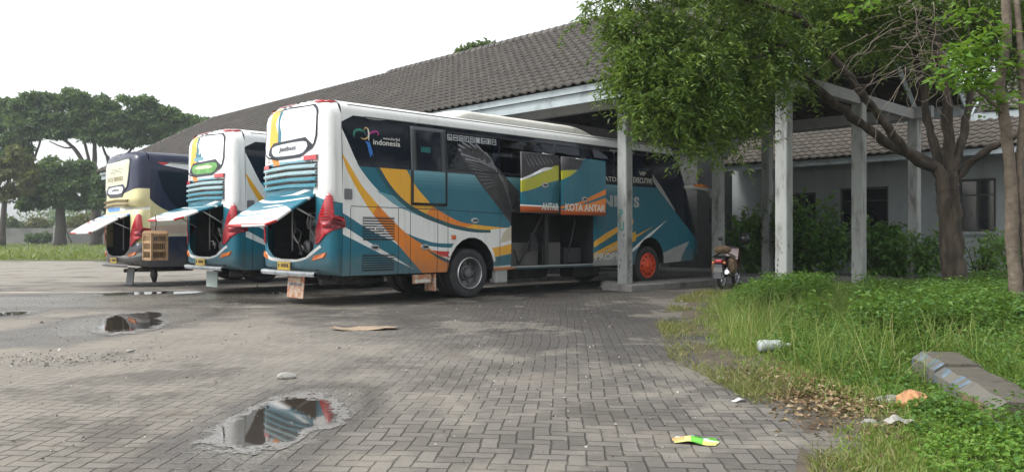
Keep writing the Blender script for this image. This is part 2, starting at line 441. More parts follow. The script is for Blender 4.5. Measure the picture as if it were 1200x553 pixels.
        P.append((crv(SP((586, 284), (590, 272), (598, 264), (604, 262))) + SP((604, 279), (596, 281)), CR))
        # lip of the rear wheel arch
        a0 = [(3.22 + .64*math.cos(a), zb + .70*math.sin(a)) for a in np.linspace(2.7, .25, 14)]; a1 = [(3.22 + .71*math.cos(a), zb + .79*math.sin(a)) for a in np.linspace(2.7, .25, 14)]
        P.append((a0 + a1[::-1], W_))
        # front wedge colours
        P.append((SP((696, 282.5), (709, 273), (723, 265), (742, 256), (742, 261), (723, 271.5), (709, 281), (696, 289)), Y_))
        P.append((SP((696, 296), (709, 288.5), (723, 281.5), (745, 270), (745, 281), (723, 291.5), (709, 297.5), (696, 303)), Y_))
        P.append((SP((696, 299.5), (723, 286.5), (745, 276), (745, 277.2), (723, 288), (696, 301.2)), CR))
        P.append((SP((696, 304), (723, 292), (735, 290), (735, 320), (696, 320)), GR))
        P.append((SP((738, 293.5), (760, 273.5), (782, 256.5), (764, 274), (742, 294)), W_)); P.append((SP((741, 277), (766, 264), (743, 279)), Y_))
        P.append((SP((776, 296), (790, 289), (808, 281.5), (800, 297), (797, 316), (776, 316)), GR))
        EG = []
        body = [(549, 181), (557, 179), (563, 181), (569, 184), (576.7, 192), (585.7, 198), (594.6, 208.7), (608.6, 224.6), (609.5, 262), (603, 272), (597.6, 260), (585.7, 243.5), (568, 221.6), (555, 203), (547, 190)]
        EG.append((SP(*body), E_))
        for tip, bs in (((537.2, 173.6), (551, 190)), ((537.6, 168.2), (553, 187)), ((541.8, 164.8), (557, 186)), ((549, 163.8), (562, 184)), ((558, 167.5), (567, 186)), ((569, 177.5), (573, 190)), ((540, 179), (552, 196)), ((545, 185), (556, 202))):
            EG.append((stroke(SP(tip, ((tip[0]+bs[0])/2, (tip[1]+bs[1])/2), bs), [.02, .10, .16]), E_))
            EG.append((stroke(SP((tip[0]+.4, tip[1]+.3), ((tip[0] + 582)/2, (tip[1] + 196)/2 - 1.5), (582, 196 + (tip[1]-163)*.12)), [.045, .022, .006]), FG))
        rr = random.Random(4)
        for k in range(8):
            u = k/14
            EG.append((stroke(SP((546 + 48*u, 188 + 62*u), (572 + 20*u + rr.uniform(-2, 2), 196 + 38*u)), [.012, .003]), FG))
        for k in range(5): EG.append((stroke(SP((578 + k*3.5, 194 + 3.6*k), (592 + 2*k, 214 + 8*k)), [.02, .004]), FG))
        x = [S(q, 260)[0] for q in (411, 467, 481, 513, 525)]
        SEAM = [(stroke(SP((411, 240.6), (461, 242.5), (523, 245), (604, 250.5)), .014), SB)] + [(rect(q - .007, zb, q + .007, S(430, 242)[1]), SB) for q in x] + [(rect(5.8, 1.0, 5.81, 1.9), SB)]
        SEAM += [(rect(q - .006, .7, q + .006, 1.95), SB) for q in (S(586, 250)[0],)]
        quarter = crv(SP((402.7, 140.7), (400.5, 145), (408, 164), (417, 186), (421.6, 194)), 4) + [(xside_front(BELT), BELT), (xside_front(3.5), 3.5), (1.85, 3.5)] + crv(SP((490, 144.5), (475, 141), (462, 139.4), (448, 139.6), (440, 139), (430.7, 137), (420, 132)), 3)
        P.append((quarter, K_))
        P.append((SP((391.4, 121.4), (424, 126), (411, 133)), R_))
        P.append((crv(SP((414, 132), (424, 126.2), (440, 128.3))) + [(2.4, 3.5), (1.85, 3.50)] + crv(SP((489, 143.5), (462, 138.7), (448, 139.2), (440, 138.6), (430.7, 136.8))), GR))
        # raked silver pillar and black quarter light at the front
        P.append((SP((748, 172), (754, 190), (775, 223), (791, 247), (803, 262), (814, 276), (828, 290), (845, 300), (850, 165)), K_))
        P.append((stroke(SP((716, 176), (744, 180), (752, 188), (775, 222), (791, 246)), [.08, .10, .16, .14, .03]), GR))
        POLY = P + SEAM + EG
    else:
        NV, CY, CR, PC, W_, R_, K_, BS, BL, DG, SB, FR, FG, GR = range(14)
        cx0 = S(163, 221); 
        P.append((crv(SP((158, 219), (170, 226), (180, 236), (192, 244), (207, 249), (225, 250))) + SP((225, 262), (150, 262)), CY))
        P.append((SP((150, 258), (230, 256), (230, 266), (150, 268)), CR))
        P.append((SP((150, 264), (230, 262), (230, 272), (150, 274)), PC)); P.append((SP((150, 274), (230, 272), (230, 275.5), (150, 277)), CR))
        P.append(([(.1, BELT-.1), (11, BELT-.1), (11, 3.5), (6, 3.5), (.9, 3.42)] + [S(186, 199)], NV))
        P.append((crv(SP((185, 200), (192, 222), (206, 242), (216, 246))) + [(11, BELT+.02), (11, 3.36), S(188, 198)], K_))
        P.append((SP((176, 183.5), (201, 189), (192, 192.5)), R_)); P.append((SP((193, 192.5), (202, 189.5), (230, 193), (230, 200)), W_))
        zl = S(200, 283)[1]; zl2 = S(200, 312)[1]
        for k in range(7):
            z = zl2 + (zl - zl2)*k/6.5; P.append((rect(1.0, z, 4.2, z + .035), SB))
        POLY = P; SEAM = []; EG = []
    dh0, dz0, dh1, dz1 = 4.36, .62, 7.14, 1.80
    hole = [rect(dh0, dz0, dh1, dz1)] if first else []
    s1, s2, s3, s4, s5 = (S(526, 180)[0], S(586, 180)[0], S(652, 180)[0], S(721, 180)[0], 9.55) if kind != 'navy' else (3.4, 5, 6.6, 8.2, 9.5)
    wins = [(s1, s2 - .04), (s2 + .04, s3 - .04), (s3 + .04, s4 - .04), (s4 + .04, s5)]
    zg0, zg1 = BELT + .07, 3.40
    wh = [rect(a, zg0, b, zg1) for a, b in wins] if kind != 'navy' else []
    near = POLY
    body_side = surface('body', base, near, sidefn, mats, root, holes=hole + wh, step=(.5, .16))
    # the rest of the shell belongs to the same part: left wall, roof, front, rear
    # ---- rear
    RPOL = []
    hw_ = .93
    oz = [(-hw_, 2.02), (-hw_, 1.22), (-.85, 1.04), (-.62, .90), (-.3, .85), (.3, .85), (.62, .90), (.85, 1.04), (hw_, 1.22), (hw_, 2.02)]
    rbase = [(-HW, zb), (HW, zb), (HW, 3.5)] + [(y, zroof(y)) for y in np.linspace(HW, -HW, 27)[1:-1]] + [(-HW, 3.5)]
    if kind != 'navy':
        lowR = [(-1.3, S(391, 243)[1] - .03)]
        RPOL.append(([(-1.3, .5), (1.3, .5), (1.3, 1.9), (.95, 2.0), (-.95, 2.0), (-1.12, 1.94), (-1.3, 1.86)], T_))
        RPOL.append((crv(RP((311, 240), (330, 229), (350, 226), (369, 224))) + RP((369, 232), (309, 240)), T_))
        RPOL.append((crv(RP((312, 192), (330, 189), (352, 187), (367, 185))) + RP((367, 191), (350, 193), (330, 197), (312, 203)), PT_))
        RPOL.append((RP((366, 213), (368, 178), (371, 206), (369, 226), (309, 234), (309, 220)), T_))
        RPOL.append((crv(RP((309, 206), (318, 211), (335, 215), (350, 216), (368, 208))) + RP((368, 185), (311, 192)), W_))
        RPOL.append((crv(RP((311, 194), (330, 190), (350, 188), (367, 184))) + RP((367, 192), (311, 200)), PT_))
        RPOL.append((RP((321, 130), (330.5, 127), (331, 134), (321, 138)), Y_)); RPOL.append((RP((330.5, 127), (334.5, 125.5), (334.5, 133.5), (331, 134)), T_))
        RPOL.append((crv(RP((321, 187), (326, 197), (334, 208), (346, 215))) + crv(RP((352, 215), (340, 206), (333, 196), (329, 186))), O_))
        RPOL.append((RP((310, 240), (318, 231), (345, 227), (360, 221), (367, 222), (350, 229), (330, 234)), W_))
        RPOL.append((crv(RP((312, 298), (321, 304), (344, 306), (362, 302), (376, 289))) + crv(RP((375, 286), (361, 298.6), (343.5, 302), (320.8, 300), (312, 293))), W_))
        RPOL.append((stroke([(-.93, 2.04), (.93, 2.04)], .02), SB))
    else:
        RPOL.append(([(-1.3, .5), (1.3, .5), (1.3, 1.12), (-1.3, 1.30)], DG))
        RPOL.append((crv(RP((172, 225), (160, 219), (150, 225), (140, 227), (128, 222))) + [(1.3, 1.1), (-1.3, 1.25), (-1.3, 2.5)], CY))
        RPOL.append((RP((128, 243), (144, 242), (143, 247), (130, 248)), BL)); RPOL.append((RP((144, 243), (160, 240), (160, 244), (143, 247.5)), W_))
        RPOL.append((crv(RP((128, 293), (134, 298), (146, 301), (157, 300), (166, 292))) + crv(RP((164, 289), (156, 297), (146, 298), (134, 295), (128, 289))), GR))
    body_rear = surface('tmp', rbase, RPOL, rearfn, mats, None, holes=[oz], basemat=0,
                        step=(np.array([-1.247, -1.24, -1.225, -1.2, -1.16, -1.1, -1.02, -.9, -.7, -.45, -.2, .2, .45, .7, .9, 1.02, 1.1, 1.16, 1.2, 1.225, 1.24, 1.247]), np.concatenate([np.arange(.7, 3.3, .18), np.arange(3.3, 3.83, .05)])))
    body_left = surface('tmp', base, [], leftfn, mats, None, step=(.5, .16), basemat=0 if kind == 'navy' else 1)
    fbase = [(-HW, .62), (HW, .62), (HW, 3.5)] + [(y, zroof(y)) for y in np.linspace(HW, -HW, 27)[1:-1]] + [(-HW, 3.5)]
    fp = [([(-1.26, 1.30), (1.26, 1.30), (1.26, 3.45), (-1.26, 3.45)], K_)]
    body_front = surface('tmp', fbase, fp, frontfn, mats, None, basemat=0 if kind == 'navy' else 1,
                         step=(np.array([-1.24, -1.2, -1.12, -1, -.8, -.5, 0, .5, .8, 1, 1.12, 1.2, 1.24]), np.arange(.8, 3.8, .15)))
    mb = MB()
    ys = [HW*math.sin(a) for a in np.linspace(-math.pi/2, math.pi/2, 31)]
    mb.grid(lambda s, y: (s, ysc(y, 3.5), zroof(y)*ZS), list(np.linspace(.12, xside_front(3.5), 25)), ys, mi=0)
    mb.grid(lambda s, y: (s, ysc(y, zb), zb*ZS), [.12, 2.4], [-HW, HW], mi=SB); mb.grid(lambda s, y: (s, ysc(y, zb), zb*ZS), [4.1, 8.6], [-HW, HW], mi=SB)
    # floor of the cabin and wheel wells, dark
    mb.grid(lambda s, y: (s, y, 1.95*ZS), [1.3, 11.0], [-1.2, 1.2], mi=SB)
    for x in (3.22, 9.445): mb.grid(lambda a, y: (x + .68*math.cos(a), y, (zb + .76*math.sin(a))*ZS), list(np.linspace(0, math.pi, 14)), [-1.2, 1.2], mi=SB)
    shell = mb.build('tmp', mats, None)
    bm = bmesh.new()
    for o in (body_side, body_rear, body_left, body_front, shell): bm.from_mesh(o.data)
    for o in (body_rear, body_left, body_front, shell):
        me = o.data; bpy.data.objects.remove(o); bpy.data.meshes.remove(me)
    bm.to_mesh(body_side.data); bm.free()
    bd = body_side
    # gutter seam along the roof edge
    mb = MB(); mb.tube([(s, -(HW - tum(3.5)) - .012, 3.5*ZS) for s in np.linspace(.6, 10.5, 12)], .013, 6); part(mb, 'roof_gutter', M('gutter_grey', (.13, .14, .14), rough=.6)); mb = MB()
    mb.tube([(s, ysc(-1.17, 3.5), (zroof(1.17) + .004)*ZS) for s in np.linspace(.3, 10.4, 12)], .010, 6)
    part(mb, 'roof_seam', MATS['gutter_grey'])
    # ---- windows
    tg = MATS.get('tinted_glass') or tinted_glass()
    gm = mats + [tg]; TG = len(mats)
    if kind != 'navy':
        cm = M('curtain_blue', (.05, .14, .30), rough=.9, var=.25, vscale=14)
        cs = [[S(583, 190)[0] - .05], [S(632, 175)[0] - .04], [S(684, 185)[0]], [S(744, 185)[0] + .1, S(712, 180)[0]]]
        for k, (a, b) in enumerate(wins):
            wp = surface('side_window', rect(a - .012, zg0 - .012, b + .012, zg1 + .012), EG + [(rect(a - .02, zg0 - .02, b + .02, zg0 + .02), SB), (rect(a - .02, zg1 - .02, b + .02, zg1 + .02), SB)], lambda s, z: sidefn(s, z, .006), gm, root, basemat=TG, step=(.4, .2))
            if first:
                for q in cs[k]:
                    mbc = MB(); mbc.grid(lambda s, z: (q + s, -(HW - tum(z) - .10) + .018*math.sin(s*75), z*ZS), list(np.linspace(0, .42 if k else .26, 22)), [2.55, 3.46], sm=True)
                    mbc.build('curtain', cm, root)
        if first:
            for k in range(9):
                sx = 2.2 + k*.86
                mbs = MB(); mbs.box((sx, -.72, 2.32*ZS), (.46, .92, .16), bev=.05); mbs.box((sx - .26, -.72, 2.72*ZS), (.16, .92, .86), bev=.06, rot=Matrix.Rotation(-.25, 3, 'Y'))
                mbs.build('passenger_seat', M('seat_fabric', (.03, .04, .10), rough=.9, var=.3, vscale=20), root)
    # ---- emergency door
    if kind != 'navy':
        e0, e1 = S(481.5, 190)[0], S(523, 190)[0]; ez0, ez1 = S(500, 239.8)[1], 3.43
        fw = .075
        fr = [(rect(e0, ez0, e0 + .05, 2.6), SB), (rect(e1 - .05, ez0, e1, 2.6), SB), (rect(e0, ez0, e1, ez0 + .05), SB), (rect(e0, BELT, e0 + .10, ez1), FR), (rect(e1 - .12, BELT, e1, ez1), FR), (rect(e0, ez1 - .07, e1, ez1), FR), (rect(e0 + .10, BELT, e0 + .13, ez1 - .07), SB), (rect(e1 - .15, BELT, e1 - .12, ez1 - .07), SB)]
        dr = surface('emergency_door', rect(e0, ez0, e1, ez1), [q for q in P if q[1] != SB] + fr, lambda s, z: sidefn(s, z, .018), mats, root, step=(.4, .2), thick=.03)
        surface('door_window', rect(e0 + .14, BELT + .02, e1 - .16, ez1 - .08), [(rect(e0 + .23, 2.93, e0 + .47, 3.04), T_)], lambda s, z: sidefn(s, z, .037), [mats[0]] + [M('dark_teal_pane_patch', (.02, .12, .12), rough=.15)] + mats[2:], dr, basemat=K_, step=(.4, .2))  # small dark teal rectangle set in the door pane
        # ---- grilles with slats
        for (xa, ya, xb, yb) in ((425, 253, 462, 280.5), (425, 297.5, 462, 316.8)):
            a, z1 = S(xa, ya); b, z0 = S(xb, yb); z0 = S(xa, yb)[1]
            n = 9 if z1 - z0 > .38 else 7
            mb = MB()
            for i in range(n):
                z = z0 + (z1 - z0)*(i + .35)/n
                mb.grid(lambda s, q: sidefn(s, z + q[0], q[1]), [a + .02, b - .02], [(0, .022), ((z1 - z0)/n*.30, .030), ((z1 - z0)/n*.45, .008)], sm=False, flip=True)
            gr = surface('vent_grille', rect(a, z0, b, z1), [], lambda s, z: sidefn(s, z, .007), mats, root, basemat=SB, step=(.5, .5))
            sl = surface('slat', rect(a + .01, z0 + .01, b - .01, z1 - .01), P, lambda s, z: sidefn(s, z, .012), mats, gr, step=(.2, .05),
                         holes=[rect(a + .015, z0 + (z1 - z0)*(i + .12)/n, b - .015, z0 + (z1 - z0)*(i + .66)/n) for i in range(n)])
        cxs, czs = S(445.5, 268.3)
        mb = MB(); mb.add(*_ring(lambda u, v, o: sidefn(cxs + u, czs + v, o), .115, .075, .018)); mb.grid(lambda u, q: sidefn(cxs + u, czs + q[0], q[1]), [-.075, .075], [(-.012, .03), (.012, .03)], sm=False)
        part(mb, 'grille_emblem', M('chrome', (.6, .6, .62), rough=.15, metal=1, var=.03))
        # ---- latches, fuel flap, marker
        for (xx, yy) in ((439, 289), (498, 288.3), (556.5, 257.5)):
            a, z = S(xx, yy)
            mb = MB(); mb.prism(ell(0, 0, .105, .06), lambda u, v: sidefn(a + u, z + v, .002), lambda u, v: sidefn(a + u*.9, z + v*.9, .014)); lt = part(mb, 'hatch_latch', M('latch_silver', (.38, .40, .42), rough=.35, metal=.6))
            mb = MB(); mb.prism(rect(-.05, -.018, .06, .022), lambda u, v: sidefn(a + u, z + v, .013), lambda u, v: sidefn(a + u, z + v, .026)); mb.build('latch_handle', MATS['seam_black'], lt)
        a, z = S(408, 226.5)
        rp = [(.085*sx*(1 if k else .78), .10*sz*(.78 if k else 1)) for sx, sz, ks in ((1, 1, (0, 1)), (1, -1, (1, 0)), (-1, -1, (0, 1)), (-1, 1, (1, 0))) for k in ks]
        mb = MB(); mb.prism(rp, lambda u, v: sidefn(a + u, z + v, .001), lambda u, v: sidefn(a + u*.97, z + v*.97, .012)); part(mb, 'fuel_flap', M('flap_grey', (.16, .165, .17), rough=.5))
        a, z = S(531.5, 277)
        mb = MB(); mb.prism(rect(-.055, -.045, .055, .045), lambda u, v: sidefn(a + u, z + v, .001), lambda u, v: sidefn(a + u*.8, z + v*.8, .03)); part(mb, 'side_marker', M('amber_lens', (.5, .10, .02), rough=.2))
    # ---- rear window with its sticker
    rgl = lambda o: (lambda y, z: rearfn(y, z, o))
    rstep = (np.array([-1.2, -1.1, -1, -.9, -.75, -.6, -.4, -.2, 0, .2, .4, .6, .75, .9, 1, 1.1, 1.2]), np.concatenate([np.arange(2.7, 3.4, .12), np.arange(3.4, 3.8, .04)]))
    if kind != 'navy':
        wout = [(-1.0, 3.62), (-1.03, 3.55), (-.99, 3.1), (-.93, 2.96), (-.85, 2.88), (-.45, 2.74), (.45, 2.74), (.85, 2.80), (1.0, 2.86), (1.04, 3.0), (1.05, 3.5), (1.02, 3.62), (.9, 3.69), (0, 3.72), (-.9, 3.69)]
        cw = (0, 3.2); inn = [(cw[0] + (p[0] - cw[0])*.955, cw[1] + (p[1] - cw[1])*.93) for p in wout]
        hexo = [(-.86, 2.95), (-.64, 3.10), (.60, 3.08), (.78, 2.98), (.84, 2.86), (.5, 2.75), (-.4, 2.72), (-.72, 2.80)]
        hexi = crv([(-.70, 2.94), (-.55, 3.03), (.50, 3.02), (.66, 2.95), (.62, 2.86), (.42, 2.81), (-.40, 2.80), (-.62, 2.86), (-.70, 2.94)], 3)[:-1]
        lab = 1
        wm = mats + [M('white_film', (.80, .81, .82), rough=.18, coat=.5, var=.03), M('lime_sticker', (.10, .30, .06), rough=.3, var=.3, vscale=6), M('label_silver', (.60, .62, .64), rough=.25), M('faint_gold', (.62, .60, .42), rough=.3)]
        WF = len(mats); ys_ = [Rr(q, 150)[0] for q in (319, 329.5, 333)]
        wp = [(inn, WF)] + [([(ys_[0] - .02, 3.68), (ys_[0] + .02, 3.0), (ys_[1] + .01, 2.98), (ys_[1], 3.68)], Y_), ([(ys_[1], 3.68), (ys_[1] + .01, 2.98), (ys_[2] - .01, 2.98), (ys_[2], 3.68)], T_)]
        if not first: wp += [(rect(.0, 3.12, .55, 3.2), PT_), (rect(.12, 3.2, .45, 3.27), T_), (rect(.15, 3.27, .19, 3.32), T_), (rect(.4, 3.27, .44, 3.32), T_)]
        wp += [(hexo, K_), (hexi, WF + 2 if first else WF + 1)]
        if not first: wp += [(crv([(.5, 2.95), (.3, 2.99), (-.3, 2.98), (-.45, 2.93), (-.2, 2.91), (.3, 2.92), (.5, 2.95)], 3)[:-1], WF + 3)]
        rw = surface('rear_window', wout, wp, rgl(.012), wm, root, basemat=K_, step=rstep)
        if first:
            text_at('jetbus', lambda a, z, o: rearfn(-a, z, .012 + o), -.36, 2.87, .30, 2.98, 'label_lettering', MATS['frame_grey'], rw, bold=.02, shear=.2)
        # ---- louvre slats and red lamps
        for k in range(4):
            z = 2.20 + k*.118
            mb = MB(); mb.grid(lambda y, q: rearfn(y, z + q[0] - .02*abs(y), q[1]), list(np.linspace(-.98, 1.0, 17)), [(-.012, .004), (-.006, .05), (.035, .055), (.055, .02), (.057, .004)], sm=False)
            part(mb, 'louvre_slat', paint('louvre_teal_paint', (.08, .27, .34)) if k < 2 else paint('louvre_pale_paint', (.33, .47, .50)))
            mb = MB(); mb.grid(lambda y, q: rearfn(y, z + q[0] - .02*abs(y), q[1]), list(np.linspace(-.98, 1.0, 17)), [(.062, .006), (.098, .006)], sm=False); part(mb, 'louvre_gap', MATS['seam_black'])
        for (ya, za, yb, zb_) in ((-.62, 2.66, -1.0, 2.76), (.72, 2.58, 1.02, 2.67)):
            mb = MB(); mb.grid(lambda y, q: rearfn(y, za + (zb_ - za)*q[0], q[1]), list(np.linspace(ya, yb, 8)), [(0, .002), (.08, .045), (.92, .045), (1, .002)], sm=False)
            part(mb, 'brake_lamp', M('red_lens', (.45, .02, .03), rough=.15, coat=.5, var=.1))
        for sgn in (-1, 1):
            mb = MB(); mb.grid(lambda y, q: rearfn(y*sgn, q[0], q[1]), list(np.linspace(.86, 1.13, 7)), [(3.715, .0), (3.73, .04), (3.765, .045), (3.775, .0)], sm=False); part(mb, 'roof_lamp', MATS['red_lens'] if sgn < 0 else M('orange_lens', (.6, .16, .03), rough=.2))
        mb = MB(); mb.grid(lambda y, q: rearfn(y, q[0], q[1]), list(np.linspace(-.1, .65, 8)), [(3.762, .0), (3.77, .03), (3.785, .03), (3.79, .0)], sm=False); part(mb, 'roof_lamp', MATS['red_lens'])
    else:
        wout = [(-.98, 3.55), (-.90, 3.1), (-.80, 2.80), (-.45, 2.52), (.45, 2.52), (.85, 2.66), (1.0, 2.8), (1.02, 3.45), (.9, 3.56), (-.9, 3.6)]
        wm = mats + [M('label_silver', (.60, .62, .64), rough=.25), M('khaki_film', (.50, .50, .36), rough=.2, coat=.4, var=.08), M('faint_gold', (.62, .60, .42), rough=.3)]
        inn = [(p[0]*.95, 3.08 + (p[1] - 3.08)*.94) for p in wout]
        hexo = [(-.72, 2.74), (-.55, 2.88), (.6, 2.86), (.8, 2.74), (.72, 2.62), (.4, 2.54), (-.4, 2.54)]
        hexi = crv([(-.52, 2.74), (-.4, 2.82), (.45, 2.81), (.62, 2.73), (.5, 2.64), (-.35, 2.63), (-.52, 2.74)], 3)[:-1]
        rw = surface('rear_window', wout, [(inn, len(mats) + 1), (hexo, K_), (hexi, len(mats))], rgl(.012), wm, root, basemat=K_, step=rstep)
        text_at('113 8002', lambda a, z, o: rearfn(-a, z, .012 + o), -.66, 2.99, .52, 3.11, 'window_lettering', M('dull_gold', (.28, .22, .10), rough=.4), rw, bold=.01)
        mb = MB()
        for k in range(9): mb.grid(lambda y, q: rearfn(y, 3.26 + .05*math.sin(k*1.7 + y*9) + q, .016), list(np.linspace(-.5 + .1*k, -.43 + .1*k, 4)), [0, .035], sm=False)
        join(rw, mb, MATS['dull_gold'])
        text_at('jetbus', lambda a, z, o: rearfn(-a, z, .012 + o), -.30, 2.69, .24, 2.77, 'label_lettering', MATS['frame_grey'], rw, bold=.02, shear=.2)
        for k in range(2):
            z = 2.27 + k*.13
            mb = MB(); mb.grid(lambda y, q: rearfn(y, z + q[0] - .03*abs(y), q[1]), list(np.linspace(-.85, 1.0, 15)), [(0, .004), (.01, .05), (.05, .055), (.07, .004)], sm=False); part(mb, 'louvre_slat', mats[BS])
    # ---- tail lights wrapping round the corners
    def wrap(sg):
        def f(u, z):
            o = .028
            if u <= 1.245: x, y, zz = rearfn(-u, z, o*.8); return (x, (y - .004 if u > 1.1 else y)*sg if sg > 0 else -(y - .004), zz)
            x, y, zz = sidefn(.12 + (u - 1.245), z, o*.6); return (x, y*sg if sg > 0 else -y, zz)
        return f
    tl = [(.955, 1.13), (.96, 1.38), (1.04, 1.66), (1.13, 1.90), (1.195, 2.06), (1.235, 2.0), (1.243, 1.66), (1.262, 1.60), (1.285, 1.54), (1.29, 1.48), (1.272, 1.44), (1.243, 1.40), (1.15, 1.30), (1.05, 1.18)]
    for sg in (1, -1):
        rl = [MATS.get('red_lens') or M('red_lens', (.45, .02, .03), rough=.15, coat=.5, var=.1), M('dark_red_lens', (.16, .012, .02), rough=.2, coat=.4), M('ruby_edge', (.30, .015, .025), rough=.2)]
        pol = [([(.96, 1.14), (.965, 1.36), (1.03, 1.62), (1.1, 1.5), (1.08, 1.25)], 2), ([(1.10, 1.42), (1.19, 1.50), (1.24, 1.62), (1.28, 1.53), (1.28, 1.47), (1.24, 1.41)], 1)] + [(rect(1.0, z, 1.225, z + .012), 1) for z in np.arange(1.5, 2.0, .055)]
        surface('tail_light', tl, pol, wrap(sg), rl, root, step=(np.array([.98, 1.02, 1.06, 1.1, 1.13, 1.16, 1.19, 1.21, 1.225, 1.235, 1.241, 1.245, 1.25, 1.265]), np.arange(1.15, 2.05, .06)), thick=.012)
    # ---- engine bay
    mb = MB()
    mb.grid(lambda y, z: (1.25, y, z*ZS), [-1.0, 1.0], [.62, 2.1]); mb.grid(lambda x, y: (x, y, .66*ZS), [-.1, 1.25], [-1.0, 1.0]); mb.grid(lambda x, y: (x, y, 2.1*ZS), [-.15, 1.25], [-1.0, 1.0])
    for y in (-1.0, 1.0): mb.grid(lambda x, z: (x, y, z*ZS), [-.05, 1.25], [.66, 2.1])
    part(mb, 'engine_bay', M('engine_bay_black', (.025, .027, .032), rough=.8, var=.4, vscale=6))
    mb = MB(); rr = random.Random(hash(kind) % 97 if False else len(label))
    mb.box((.75, -.10, 1.15*ZS), (.8, .9, .62), bev=.06); mb.box((.55, .05, 1.52*ZS), (.6, .5, .22), bev=.04); mb.lathe([(.0, -.05), (.2, -.05), (.22, 0), (.2, .05), (0, .05)], 'X', (.25, -.25, 1.15*ZS), 20)
    mb.lathe([(.0, -.04), (.12, -.04), (.13, 0), (.12, .04), (0, .04)], 'X', (.25, .22, 1.08*ZS), 18); mb.lathe([(.0, -.3), (.15, -.3), (.15, .3), (0, .3)], 'Z', (.5, -.68, 1.25*ZS), 16)
    part(mb, 'engine', M('engine_metal', (.20, .20, .21), rough=.5, metal=.4, var=.5, vscale=9))
    for k in range(6):
        mb = MB(); y0 = rr.uniform(-.75, .6); z0 = rr.uniform(.95, 1.2); p = [(rr.uniform(.1, .3), y0, z0*ZS)]
        for j in range(4): p.append((rr.uniform(.08, .4), p[-1][1] + rr.uniform(-.12, .25), p[-1][2] + rr.uniform(-.05, .26)))
        p2 = crv([(q[1], q[2]) for q in p], 5); mb.tube([(.12 + .03*k, a, min(b, 1.95*ZS)) for a, b in p2], rr.uniform(.014, .03), 7); part(mb, 'engine_hose', M('hose_grey', (.36, .36, .37), rough=.45, metal=.3) if k % 2 else M('hose_black', (.03, .03, .03), rough=.5))
    for pts, r_ in (([(.02, -.62, 1.7*ZS), (.02, -.3, 1.72*ZS), (.02, -.25, 1.0*ZS)], .012), ([(.03, .42, 1.95*ZS), (.03, .42, 1.0*ZS)], .016)):
        mb = MB(); mb.tube(pts, r_, 6); part(mb, 'stay_rod', MATS['hose_grey'])
    # ---- open hatch, hinged at its top edge
    hz0, hx0, hl = 2.05, -.20, 1.10
    sl_ = R(33 if kind == 'eagle' else 20 if kind == 'eagle2' else 31)
    def hatch(y, v, o=0.0):
        bow = .06*(1 - (y/.95)**2) * v
        return (hx0 - .05*(1 - (y/.95)**2) - v*hl*math.cos(sl_) - bow + o*math.sin(sl_)*-1, y, (hz0 - v*hl*math.sin(sl_))*ZS + .10*math.sin(v*math.pi)*.4 + o*math.cos(sl_))
    hb = [(-.92, .0), (.92, .0), (.94, .5), (.90, .86), (.72, .98), (-.72, .98), (-.90, .86), (-.94, .5)]
    if kind != 'navy':
        hp = [(crv([(-.95, -.02), (0, -.02), (.95, -.02)]) + crv([(.95, .60), (.3, .50), (-.4, .42), (-.95, .58)]), T_), (crv([(.95, .14), (.4, .24), (-.2, .26), (-.95, .16)]) + crv([(-.95, .22), (-.2, .34), (.4, .32), (.95, .22)]), W_),
              (crv([(.95, .36), (.3, .48), (-.4, .46), (-.9, .36)]) + crv([(-.9, .40), (-.4, .52), (.3, .60), (.95, .50)]), T_), (ell(-.15, .66, .16, .04), CR), (crv([(.93, .64), (.5, .70), (-.3, .66)]) + crv([(-.3, .70), (.5, .76), (.93, .72)]), PT_),
              ([(-.96, .96), (-.96, .82), (-.70, .945), (.70, .945), (.96, .82), (.96, 1)], R_), (rect(.52, .84, .60, .88), SB), (rect(.66, .83, .74, .87), SB)]
    else:
        hp = [([(-1, -.1), (1, -.1), (1, 1.1), (-1, 1.1)], W_), (crv([(.95, .1), (.3, .2), (-.4, .14), (-.95, .05)]) + crv([(-.95, .12), (-.4, .24), (.3, .3), (.95, .22)]), BL), (crv([(.95, .3), (.3, .42), (-.95, .3)]) + crv([(-.95, .35), (.3, .49), (.95, .38)]), NV),
              (crv([(.95, .45), (.3, .55), (-.6, .5)]) + crv([(-.6, .52), (.3, .60), (.95, .52)]), R_), (rect(.5, .82, .66, .87), SB), ([(-.96, .96), (-.96, .88), (-.70, .96), (.70, .96), (.96, .88), (.96, 1)], R_)]
    hh = surface('engine_hatch', hb, hp, hatch, mats, root, step=(.12, .09), thick=.045, basemat=0 if kind != 'navy' else 4)
    for sg in (-1, 1):
        mb = MB(); mb.tube([(-.10, .86*sg, 1.55*ZS), hatch(.86*sg, .45, -.03)], .016, 7); part(mb, 'gas_strut', MATS['hose_grey'])
    # ---- bumper, plate, lamps, exhaust, flap
    mb = MB(); mb.grid(lambda y, q: rearfn(y, .60 + q[0], q[1]), list(np.linspace(-1.02, 1.1, 22)), [(-.05, .0), (-.05, .09), (0.0, .11), (.035, .09), (.04, 0)], sm=False)
    part(mb, 'bumper', M('bumper_silver', (.42, .45, .47), rough=.35, metal=.3, dirt=(.1, .09, .08, .8), dscale=5) if kind != 'navy' else mats[DG])
    yc = .12
    mb = MB(); mb.prism(rect(-.24, .645, .24, .80), lambda u, v: rearfn(yc + u, v, .03), lambda u, v: rearfn(yc + u, v, .045)); lp = part(mb, 'licence_plate', M('plate_yellow', (.62, .42, .06), rough=.4, dirt=(.12, .08, .03, .8), dscale=9))
    mb = MB()
    for k in range(7):
        if k != 1: mb.prism(rect(-.2 + k*.057, .70, -.165 + k*.057, .765), lambda u, v: rearfn(yc - u, v, .044), lambda u, v: rearfn(yc - u, v, .049))
    join(lp, mb, MATS['seam_black'])
